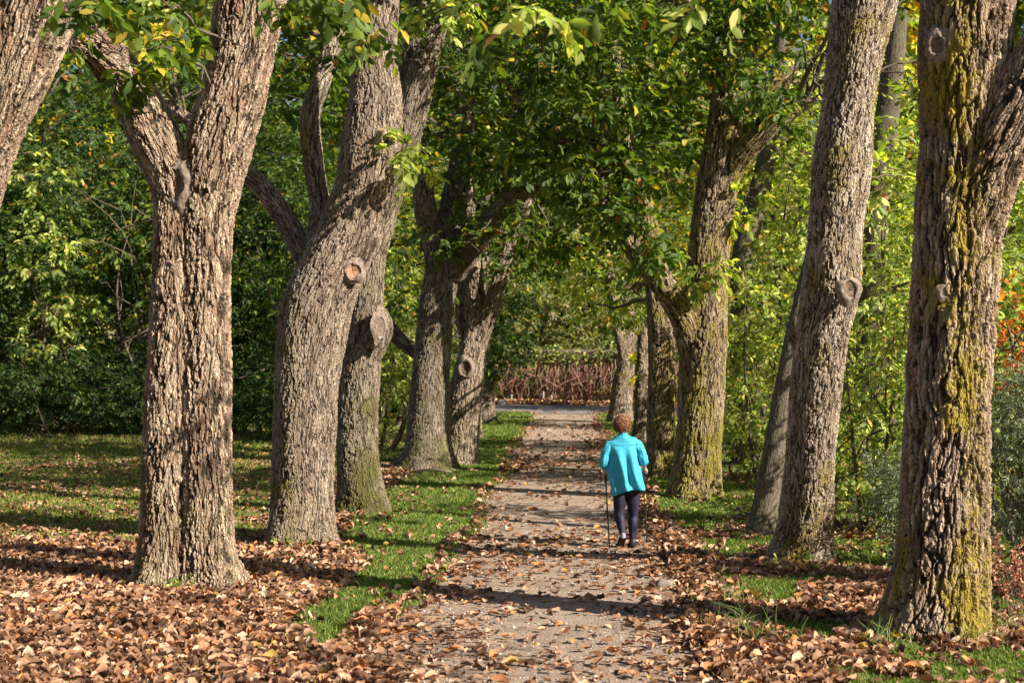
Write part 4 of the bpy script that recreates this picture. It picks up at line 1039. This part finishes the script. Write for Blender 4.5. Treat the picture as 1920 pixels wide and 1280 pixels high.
x, Y = scatter(95000, 8.6, 34, lambda x, Y: leaf_d(x, Y) * (1 - offp(x, Y)) * 1.5)
dead_leaves('path_leaves', x, Y, (0.025, 0.13), 0.4, 'scattered curled brown leaves on the gravel path')
x, Y = scatter(150000, 30, 60, lambda x, Y: leaf_d(x, Y) * 0.8)
dead_leaves('distant_leaves', x, Y, (0.07, 0.15), 0.8, 'brown leaf litter along the far half of the path and lawn')
x = RS.uniform(-12, 18, 6500); Y = roadc(x) + RS.uniform(3.3, 6.6, 6500)
dead_leaves('roadside_leaves', x, Y, (0.14, 0.26), 1.0, 'pale orange leaves heaped between the road and the wall', DEAD + [((0.62, 0.36, 0.12), 4)])

# pebbles and twigs on the path
n = 5200
x, Y = scatter(60000, 8.6, 26, lambda x, Y: (1 - offp(x, Y)) * 0.35)
n = len(x); sz = RS.uniform(0.004, 0.012, n) * np.where(RS.rand(n) < 0.05, 2.0, 1.0)
oct_v = np.array([[1, 0, 0], [-1, 0, 0], [0, 1, 0], [0, -1, 0], [0, 0, .7], [0, 0, -.7]])
oct_t = np.array([[0, 2, 4], [2, 1, 4], [1, 3, 4], [3, 0, 4], [2, 0, 5], [1, 2, 5], [3, 1, 5], [0, 3, 5]])
a = RS.rand(n) * 6.28
rv = oct_v[None] * (0.7 + 0.6 * RS.rand(n, 6, 1)) * sz[:, None, None]
V = np.stack([rv[..., 0] * np.cos(a)[:, None] - rv[..., 1] * np.sin(a)[:, None], rv[..., 0] * np.sin(a)[:, None] + rv[..., 1] * np.cos(a)[:, None], rv[..., 2]], -1)
V = V + np.stack([x, Y, gz(x, Y) + 0.013], -1)[:, None]
pm = mesh_np('pebbles', V.reshape(-1, 3), None, (oct_t[None] + (np.arange(n) * 6)[:, None, None]).reshape(-1, 3), cols=np.repeat(pick([((0.40, 0.33, 0.27), 4), ((0.25, 0.20, 0.16), 3), ((0.55, 0.50, 0.44), 2), ((0.12, 0.09, 0.07), 2)], n), 6, 0))
tag(obj('pebbles', pm, attr_mat('pebble_stone')), 'small loose pebbles and grit on the path', 'pebbles', kind='stuff')
x, Y = scatter(5200, 8.6, 26, lambda x, Y: 0.08 + 0 * x)
tb = Tubes()
for xx, yy in zip(x, Y):
    l = RS.uniform(0.06, 0.34); a = RS.rand() * 3.14; z = float(gz(xx, yy)) + 0.03
    d = np.array([math.cos(a), math.sin(a), 0.08 * RS.randn()]) * l
    o = np.array([xx, yy, z])
    tb.add([o - d / 2, o + RS.randn(3) * 0.05 * l + [0, 0, 0.01], o + d / 2], [0.004, 0.003, 0.0015], 4, [(0.20, 0.13, 0.08), (0.10, 0.065, 0.045), (0.36, 0.26, 0.17)][RS.randint(0, 3)])
tag(obj('fallen_twigs', tb.mesh('fallen_twigs'), attr_mat('twig_litter')), 'thin broken twigs and leaf stalks lying among the leaves', 'twigs', kind='stuff')
# ------------------------------------------------------------------ the walker
PX, PY = 1.40, 17.4           # where she stands
PS = 17.4 / F                 # metres per photo pixel at her distance
def W(px, py, dy=0.0):        # photo pixel -> point near her, dy = metres farther away
    p = P(px, py, PY + dy); return Vector((p[0], p[1], p[2]))
gz0 = float(gz(PX, PY)) + 0.012
person = thing('person', (PX, PY, gz0), 'walker seen from behind in turquoise jacket and dark leggings, short auburn hair', 'person')

def skin_body(chains, name, mat, parent, sub=2, smooth=True):
    """chains: list of lists of (Vector, radius); a chain may start from an index tuple into an earlier chain"""
    verts, edges, rad = [], [], []
    idx = {}
    for ci, ch in enumerate(chains):
        prev = None
        for k, item in enumerate(ch):
            if isinstance(item[0], int): prev = idx[item]; continue
            verts.append(item[0][:]); rad.append(item[1]); idx[(ci, k)] = len(verts) - 1
            if prev is not None: edges.append((prev, len(verts) - 1))
            prev = len(verts) - 1
    me = bpy.data.meshes.new(name); me.from_pydata(verts, edges, [])
    o = bpy.data.objects.new(name, me); COL.objects.link(o)
    m = o.modifiers.new('skin', 'SKIN'); m.use_smooth_shade = True
    sv = me.skin_vertices[0].data
    for i, r_ in enumerate(rad): sv[i].radius = (r_, r_) if not isinstance(r_, tuple) else r_
    sv[0].use_root = True
    m2 = o.modifiers.new('sub', 'SUBSURF'); m2.levels = sub; m2.render_levels = sub
    dg = bpy.context.evaluated_depsgraph_get(); out = bpy.data.meshes.new_from_object(o.evaluated_get(dg))
    bpy.data.objects.remove(o); out.name = name
    return obj(name, out, mat, parent)

SKIN = plain_mat('skin', (0.50, 0.28, 0.20), 0.55, 0.35, 0.08, 12)
t = NT('turquoise_cloth')
tc = t.n('TexCoord'); n_ = t.noise(tc.outputs['Object'], 60, 4, 0.6)
t.l(t.bsdf(t.mix(t.map(n_, 0.3, 0.7), (0.035, 0.32, 0.44), (0.065, 0.42, 0.55)), 0.7, 0.25, t.bump(t.noise(tc.outputs['Object'], 300, 2), 0.001)), t.out.inputs[0])
TEAL = t.m
t = NT('leggings')
tc = t.n('TexCoord'); n_ = t.noise(tc.outputs['Object'], 14, 4, 0.65)
t.l(t.bsdf(t.mix(t.map(n_, 0.45, 0.7), (0.009, 0.009, 0.024), (0.036, 0.020, 0.046)), 0.65, 0.3), t.out.inputs[0])
LEG = t.m
SHOE = plain_mat('shoe_leather', (0.014, 0.013, 0.015), 0.5, 0.4, 0.3, 30)
SOLE = plain_mat('shoe_sole', (0.022, 0.018, 0.016), 0.8, 0.2)
SOCK = plain_mat('sock', (0.33, 0.28, 0.36), 0.9, 0.1)
t = NT('auburn_hair')
tc = t.n('TexCoord'); n_ = t.noise(t.vmath('MULTIPLY', tc.outputs['Object'], (1, 1, 0.5)), 75, 4, 0.7)
t.l(t.bsdf(t.mix(t.map(n_, 0.35, 0.65), (0.045, 0.016, 0.009), (0.40, 0.165, 0.07)), 0.5, 0.4, t.bump(n_, 0.012)), t.out.inputs[0])
HAIR = t.m
POLE = plain_mat('pole_metal', (0.03, 0.03, 0.032), 0.35, 0.5)
POLE_Y = plain_mat('pole_band', (0.55, 0.62, 0.08), 0.5, 0.4)

hipL, hipR = W(1164, 922), W(1186, 922)
hipL.z = hipR.z = gz0 + 0.80
pel = (hipL + hipR) / 2 + Vector((0, 0, 0.05))
kneeL, ankL = W(1161, 962, -0.02), W(1168, 1001, -0.16)     # left foot trailing, heel raised
kneeR, ankR = W(1187, 966, 0.02), W(1186, 1012, 0.0)
toeL = Vector((ankL.x - 0.03, PY - 0.02 + 0.06, gz0 + 0.035)); toeR = Vector((ankR.x + 0.005, PY + 0.17, gz0 + 0.03))
neckb = W(1168, 818); headc = W(1166, 797, 0.02)
shL, shR = W(1138, 836), W(1199, 834)
elL, wrL = W(1133, 868, -0.02), W(1134, 884, 0.14)
elR, wrR = W(1206, 862, -0.02), W(1208, 876, 0.09)
haL, haR = W(1135, 891, 0.19), W(1207, 884, 0.14)
chest = W(1168, 850); waist = W(1170, 885)
v = lambda p, r_: (p, r_)
chains = [
    [v(pel, (0.145, 0.115)), v(waist + Vector((0, 0, 0)), (0.125, 0.10)), v(chest, (0.135, 0.09)), v(neckb + Vector((0, 0.01, -0.04)), 0.058), v(neckb + Vector((0, 0.01, 0.02)), 0.050), v(headc + Vector((0, -0.005, -0.045)), 0.064), v(headc + Vector((0, 0.0, 0.02)), 0.080), v(headc + Vector((0, 0, 0.075)), 0.055)],
    [(0, 2), v(shL, 0.058), v(elL, 0.042), v(wrL, 0.028), v((wrL + haL) / 2, 0.030)],
    [(0, 2), v(shR, 0.058), v(elR, 0.042), v(wrR, 0.028), v((wrR + haR) / 2, 0.030)],
    [(0, 0), v(hipL, 0.085), v(kneeL, 0.056), v(kneeL.lerp(ankL, 0.35), 0.055), v(ankL, 0.036)],
    [(0, 0), v(hipR, 0.085), v(kneeR, 0.056), v(kneeR.lerp(ankR, 0.35), 0.055), v(ankR, 0.036)],
]
body = skin_body(chains, 'body', SKIN, person)
body['label'] = 'head, neck, bare forearms and ankles'

def loft(sections, name, mat, parent, segs=48, fold=0.0, seed=0, thick=True, cap=False):
    """sections: (centre Vector, rx, ry, axis_tilt) stacked ellipses"""
    V = []; m = len(sections)
    a = np.linspace(0, 2 * math.pi, segs, endpoint=False)
    C = np.array([list(s[0]) + [s[1], s[2]] for s in sections]); C = catmull(C, 0.012) if m > 2 else C
    T = nrm(np.gradient(C[:, :3], axis=0))
    for i in range(len(C)):
        ax = np.cross(T[i], [0, 1, 0]); ax = ax / np.linalg.norm(ax); ay = np.cross(ax, T[i]) * -1
        if abs(T[i][1]) > 0.9: ax = np.array([1, 0, 0.]); ay = np.cross(T[i], ax)
        h = i / len(C)
        f = 1 + fold * (fbm(np.cos(a) * 2.2 + seed, np.sin(a) * 2.2, h * 2.6 + np.cos(a) * 0.6, 1.6, 3) - 0.5) * 2
        V.append(C[i, :3] + (C[i, 3] * f * np.cos(a))[:, None] * ax + (C[i, 4] * f * np.sin(a))[:, None] * ay)
    V = np.concatenate(V); n = len(C)
    i = np.arange(n - 1)[:, None] * segs; j = np.arange(segs)[None]; j2 = (j + 1) % segs
    q = np.stack([i + j, i + j2, i + segs + j2, i + segs + j], -1).reshape(-1, 4)
    tr = None
    if cap:
        V = np.vstack([V, C[0, :3], C[-1, :3]]); jj = np.arange(segs); jn = (jj + 1) % segs
        tr = np.vstack([np.stack([np.full(segs, len(V) - 2), jn, jj], -1), np.stack([np.full(segs, len(V) - 1), (n - 1) * segs + jj, (n - 1) * segs + jn], -1)])
    return obj(name, mesh_np(name, V, q, tr), mat, parent)

# jacket: swinging back panel, one shell, open hem
xs_c = lambda l, r_, y: (W((l + r_) / 2, y), (r_ - l) / 2 * PS)
S_ = []
for (l, r_, y, d) in [(1144, 1213, 921, .175), (1144, 1209, 905, .170), (1142, 1206, 890, .175), (1141, 1202, 870, .160), (1139, 1201, 852, .145), (1135, 1203, 840, .125), (1134, 1203, 834, .105), (1137, 1201, 829, .095), (1143, 1195, 824, .092), (1150, 1187, 820, .084), (1157, 1180, 816, .074), (1160, 1177, 813, .068), (1161, 1176, 810, .066)]:
    c, rx_ = xs_c(l, r_, y); S_.append((c + Vector((0, 0.01, 0)), rx_, d))
jk = loft(S_, 'jacket', TEAL, person, 120, 0.0, 3)
me = jk.data; co = np.empty(len(me.vertices) * 3, np.float32); me.vertices.foreach_get('co', co); co = co.reshape(-1, 3)
rel = co - np.array([W(1170, 870)[0], PY, 0]); hgt = (co[:, 2] - gz0)
# long diagonal folds from the right shoulder to the hem and vertical ones below
k = sm(1.30, 0.95, hgt)
ang = rel[:, 0] * 38 + (hgt - 1.0) * 10
f = 0.048 * k * (np.sin(ang + 2.0 * fbm(rel[:, 0] * 4, hgt * 2, 0, 1.0, 2) * 4) * 0.7 + 1.6 * (fbm(rel[:, 0] * 9 + hgt * 3, hgt * 2.0, 2.0, 1.0, 2) - 0.5))
f += 0.010 * (fbm(rel[:, 0] * 14, hgt * 14, 1.0, 1.0, 2) - 0.5)
f = np.maximum(f, -0.016)
hem = sm(0.80, 0.70, hgt)
out_ = nrm(np.stack([rel[:, 0] * 0.5, co[:, 1] - PY, 0 * hgt], -1))
co2 = co + out_ * f[:, None]
co2[:, 2] += hem * 0.02 * np.sin(rel[:, 0] * 14 + 1) + hem * 0.10 * rel[:, 0]
me.vertices.foreach_set('co', co2.astype(np.float32).ravel()); me.update()
so = jk.modifiers.new('thickness', 'SOLIDIFY'); so.thickness = 0.004
# yoke seam across the shoulders
tb = Tubes(); 
sx_ = np.linspace(1146, 1194, 16)
seam = []
for q in sx_:
    c = W(q, 832.5 + 0.4 * math.cos((q - 1170) / 9)); u_ = (q - 1169.5) / 29.0; seam.append((c.x, PY + 0.01 - 0.113 * math.sqrt(max(0.02, 1 - u_ * u_)) - 0.003, c.z))
tb.add(seam, 0.0022, 5); obj('yoke_seam', tb.mesh('yoke_seam'), plain_mat('seam', (0.02, 0.30, 0.40), 0.8), jk)
# sleeves pushed up to the elbow with rumpled cuffs
for nm_, sh, el, wr, sd in (('sleeve', shL, elL, wrL, 1), ('sleeve', shR, elR, wrR, -1)):
    ins = Vector((0.035 * sd, 0, 0.0))
    cuff = el.lerp(wr, 0.42)
    secs = [(sh + ins * 1.9 + Vector((0, 0, 0.035)), 0.030, 0.04), (sh + ins * 1.1 + Vector((0, 0, 0.020)), 0.052, 0.062), (sh + ins * 0.5 + Vector((0, 0, -0.02)), 0.062, 0.075), (sh.lerp(el, 0.45), 0.060, 0.072), (sh.lerp(el, 0.7), 0.058, 0.07), (sh.lerp(el, 0.82), 0.063, 0.072), (el + Vector((0, 0, 0.0)), 0.056, 0.066), (el.lerp(cuff, 0.5), 0.058, 0.060), (cuff, 0.050, 0.052)]
    sv_ = loft(secs, nm_, TEAL, jk, 40, 0.26, 5 + sd, False)
    m_ = sv_.modifiers.new('thickness', 'SOLIDIFY'); m_.thickness = 0.004
# leggings
for hp, kn, an, sd in ((hipL, kneeL, ankL, -1), (hipR, kneeR, ankR, 1)):
    e = kn.lerp(an, 0.97)
    loft([(hp + Vector((0.005 * sd, 0, 0.03)), 0.092, 0.100), (hp.lerp(kn, 0.25), 0.092, 0.100), (hp.lerp(kn, 0.6), 0.080, 0.088), (kn, 0.063, 0.070), (kn.lerp(an, 0.3) + Vector((0, -0.012, 0)), 0.063, 0.072), (kn.lerp(an, 0.6), 0.052, 0.058), (e, 0.040, 0.044)],
         'legging', LEG, person, 36, 0.10, 9 + sd, cap=False)
    loft([(kn.lerp(an, 0.92), 0.030, 0.033), (an, 0.031, 0.036), (an + Vector((0, 0.01, -0.03)), 0.034, 0.042)], 'sock', SOCK, person, 24)

def shoe(ank, toe, heel_up):
    """shoe from a stack of outline rings along the foot axis"""
    d = (toe - ank); d.z = 0; d.normalize(); side = Vector((d.y, -d.x, 0))
    heel = Vector((ank.x, ank.y, 0)) - d * 0.055
    Lf = 0.285
    up_v = Vector((0, 0, 1)); fwd = d
    ang = heel_up
    toe_pt = Vector((heel.x, heel.y, 0)) + d * Lf
    def place(u, s, h):   # u along foot 0..Lf, s sideways, h up ; rotated about toe ball by ang
        piv = 0.72 * Lf
        uu = u; hh = h
        if u < piv:
            du = piv - u
            uu = piv - du * math.cos(ang) - h * math.sin(ang) * 0.9; hh = du * math.sin(ang) + h * math.cos(ang)
        p = heel + fwd * uu + side * s
        return (p.x, p.y, gz0 + 0.004 + hh)
    us = np.linspace(0, 1, 15)
    wprof = np.interp(us, [0, .06, .2, .45, .72, .9, 1], [.016, .038, .044, .042, .054, .042, .012])
    hprof = np.interp(us, [0, .05, .2, .34, .5, .75, .93, 1], [.055, .100, .118, .105, .075, .054, .040, .016])
    res = []
    for nm_, lo, hi, wsc, mt in (('upper', 0.018, 1, 1.0, SHOE), ('sole', 0.0, 0, 1.10, SOLE)):
        V = []; k = 20
        for u_, w_, h_ in zip(us, wprof, hprof):
            top = h_ if hi else 0.022
            for j in range(k):
                a_ = 2 * math.pi * j / k; sxx = math.cos(a_); sy = math.sin(a_)
                s = w_ * wsc * math.copysign(abs(sxx) ** (0.7 if hi else 0.5), sxx) * (1 if sy < 0 or not hi else 1 - 0.25 * sy)
                hh = lo + (top - lo) * (0.5 + 0.5 * math.copysign(abs(sy) ** (0.8 if hi else 0.4), sy))
                V.append(place(u_ * Lf, s, hh))
        n = len(us); i = np.arange(n - 1)[:, None] * k; j = np.arange(k)[None]; j2 = (j + 1) % k
        q = np.stack([i + j, i + j2, i + k + j2, i + k + j], -1).reshape(-1, 4)
        V = np.vstack([V, np.mean(V[:k], 0), np.mean(V[-k:], 0)]); jj = np.arange(k); jn = (jj + 1) % k
        tr = np.vstack([np.stack([np.full(k, len(V) - 2), jn, jj], -1), np.stack([np.full(k, len(V) - 1), (n - 1) * k + jj, (n - 1) * k + jn], -1)])
        if not res: res.append(obj('shoe', mesh_np('shoe', V, q, tr), mt, person))
        else: obj('sole', mesh_np('sole', V, q, tr), mt, res[0])
ankLg = Vector((ankL.x, ankL.y, 0)); shoe(Vector((ankL.x, ankL.y + 0.02, 0)), Vector((ankL.x - 0.05, ankL.y + 0.3, 0)), 0.75)
shoe(ankR, Vector((ankR.x + 0.02, ankR.y + 0.3, 0)), 0.05)

# face details: ears, nose, glasses-free
bm = bmesh.new()
def blob(c, r3, rot=None):
    g = bmesh.ops.create_uvsphere(bm, u_segments=16, v_segments=10, radius=1)
    for v_ in g['verts']: v_.co = Vector((v_.co.x * r3[0], v_.co.y * r3[1], v_.co.z * r3[2])) + c
hc = headc + Vector((0, 0.01, 0))
blob(hc + Vector((0.080, 0.0, -0.01)), (0.010, 0.020, 0.032)); blob(hc + Vector((-0.080, 0.0, -0.01)), (0.010, 0.020, 0.032))
blob(hc + Vector((0.0, 0.088, -0.015)), (0.014, 0.020, 0.022)); blob(hc + Vector((0.0, 0.055, -0.01)), (0.066, 0.045, 0.095)); blob(hc + Vector((0, 0.07, -0.075)), (0.035, 0.03, 0.025))
me = bpy.data.meshes.new('face'); bm.to_mesh(me); bm.free(); fo = obj('face', me, SKIN, person)
me.shade_smooth()
bm = bmesh.new()
for sxx in (-1, 1): blob(hc + Vector((0.030 * sxx, 0.095, 0.012)), (0.012, 0.006, 0.007))
blob(hc + Vector((0, 0.098, -0.052)), (0.022, 0.006, 0.006))
me = bpy.data.meshes.new('eyes_and_mouth'); bm.to_mesh(me); bm.free(); obj('eyes_and_mouth', me, plain_mat('dark_features', (0.15, 0.06, 0.05)), fo)

# hair: tousled cap of locks
bm = bmesh.new(); bmesh.ops.create_icosphere(bm, subdivisions=5, radius=1)
for v_ in bm.verts:
    c = v_.co.copy()
    l = 1 + 0.62 * (float(fbm(c.x * 3 + 2, c.y * 3, c.z * 2.2, 1.5, 3)) - 0.5) + 0.10 * (float(fbm(c.x * 9, c.y * 9, c.z * 5, 1.5, 2)) - 0.5)
    q = Vector((c.x * 0.095 * l, c.y * 0.102 * l, c.z * 0.108 * l))
    kz = float(sm(-0.1, -0.85, c.z)); q.x *= 1 - 0.42 * kz; q.y *= 1 - 0.3 * kz; q.z *= 1 + 0.10 * kz
    if c.y > 0.35 and c.z < 0.35: q.y *= 0.45
    v_.co = headc + Vector((0, -0.012, 0.012)) + q
me = bpy.data.meshes.new('hair'); bm.to_mesh(me); bm.free(); me.shade_smooth(); hair = obj('hair', me, HAIR, person)
tb = Tubes()
for i in range(900):
    d = nrm(RS.randn(3)); 
    if d[2] < -0.75 or (d[1] > 0.5 and d[2] < 0.3): continue
    b0 = np.array(headc) + np.array([0, -0.012, 0.012]) + d * np.array([0.096, 0.102, 0.106])
    sdir = nrm(np.cross(d, RS.randn(3))) * 0.030 + np.array([0, 0, -0.012])
    tb.add([b0, b0 + d * 0.014 + sdir * 0.5, b0 + d * 0.010 + sdir], [0.004, 0.0035, 0.001], 4)
obj('hair_locks', tb.mesh('hair_locks'), HAIR, hair)

# hands: palm, four curled fingers and thumb round the grip
def hand(wr, ha, sd, parent):
    """fingers wrap a vertical grip standing at ha"""
    ch = []
    palm = ha + Vector((-0.030 * sd, -0.012, 0.0))          # palm on the outer side of the grip
    k = [v(wr, 0.024), v(wr.lerp(palm, 0.5), 0.026), v(palm, 0.027)]
    ch.append(k)
    for fi in range(4):
        z = 0.030 - 0.020 * fi; r_ = 0.0088 - 0.0006 * fi; ln = [1.0, 1.08, 1.0, 0.85][fi]
        kn = palm + Vector((0.0, 0.030, z))
        p1 = ha + Vector((-0.012 * sd, 0.036 * ln, z - 0.003)); p2 = ha + Vector((0.020 * sd, 0.026 * ln, z - 0.006)); p3 = ha + Vector((0.026 * sd, 0.004, z - 0.008))
        ch.append([(0, 2), v(kn, r_ * 1.15), v(p1, r_), v(p2, r_ * 0.95), v(p3, r_ * 0.85)])
    th = ha + Vector((-0.010 * sd, -0.030, 0.028))
    ch.append([(0, 1), v(th, 0.011), v(ha + Vector((0.012 * sd, -0.024, 0.036)), 0.0095), v(ha + Vector((0.024 * sd, -0.008, 0.040)), 0.0085)])
    return ch
for wr, ha, sd in ((wrL, haL, 1), (wrR, haR, -1)):
    h = skin_body(hand(wr, ha, sd, person), 'hand', SKIN, person, 2)

# walking poles
def pole(ha, tip, label):
    ha = Vector(ha); tip = Vector(tip)
    t = thing('walking_pole', tip, label, 'walking pole', 'walking poles in hand')
    ax = (tip - ha).normalized(); top = ha - ax * 0.07
    def seg(u0, u1, r0, r1, nm_, mt, sides=12):
        tb = Tubes(); n = 6
        pts = [top.lerp(tip, u0 + (u1 - u0) * i / (n - 1)) for i in range(n)]
        tb.add([p[:] for p in pts], np.linspace(r0, r1, n), sides); return obj(nm_, tb.mesh(nm_), mt, t)
    seg(0.0, 0.17, 0.016, 0.014, 'grip', POLE)
    seg(0.15, 0.60, 0.0105, 0.0105, 'upper_shaft', POLE)
    seg(0.36, 0.41, 0.012, 0.012, 'yellow_band', POLE_Y); seg(0.45, 0.47, 0.012, 0.012, 'yellow_band', POLE_Y)
    seg(0.59, 0.97, 0.009, 0.008, 'lower_shaft', POLE)
    seg(0.58, 0.61, 0.012, 0.012, 'clamp', POLE)
    seg(0.925, 0.945, 0.022, 0.006, 'basket', POLE, 16)
    seg(0.96, 1.0, 0.013, 0.008, 'rubber_foot', POLE)
tipL = W(1143, 1030, -0.05); tipR = W(1211, 1018, 0.35)
tipL.z = gz0; tipR.z = float(gz(tipR.x, tipR.y)) + 0.012
tl = P(1143, 1032, 17.3); tr_ = P(1213, 1019, 17.9)
pole(haL, (tl[0], tl[1], gz0), 'black walking pole with yellow bands in the left hand, beside the open gravel')
pole(haR, (tr_[0], tr_[1], float(gz(tr_[0], tr_[1])) + 0.012), 'black walking pole in the right hand, on the tree side')
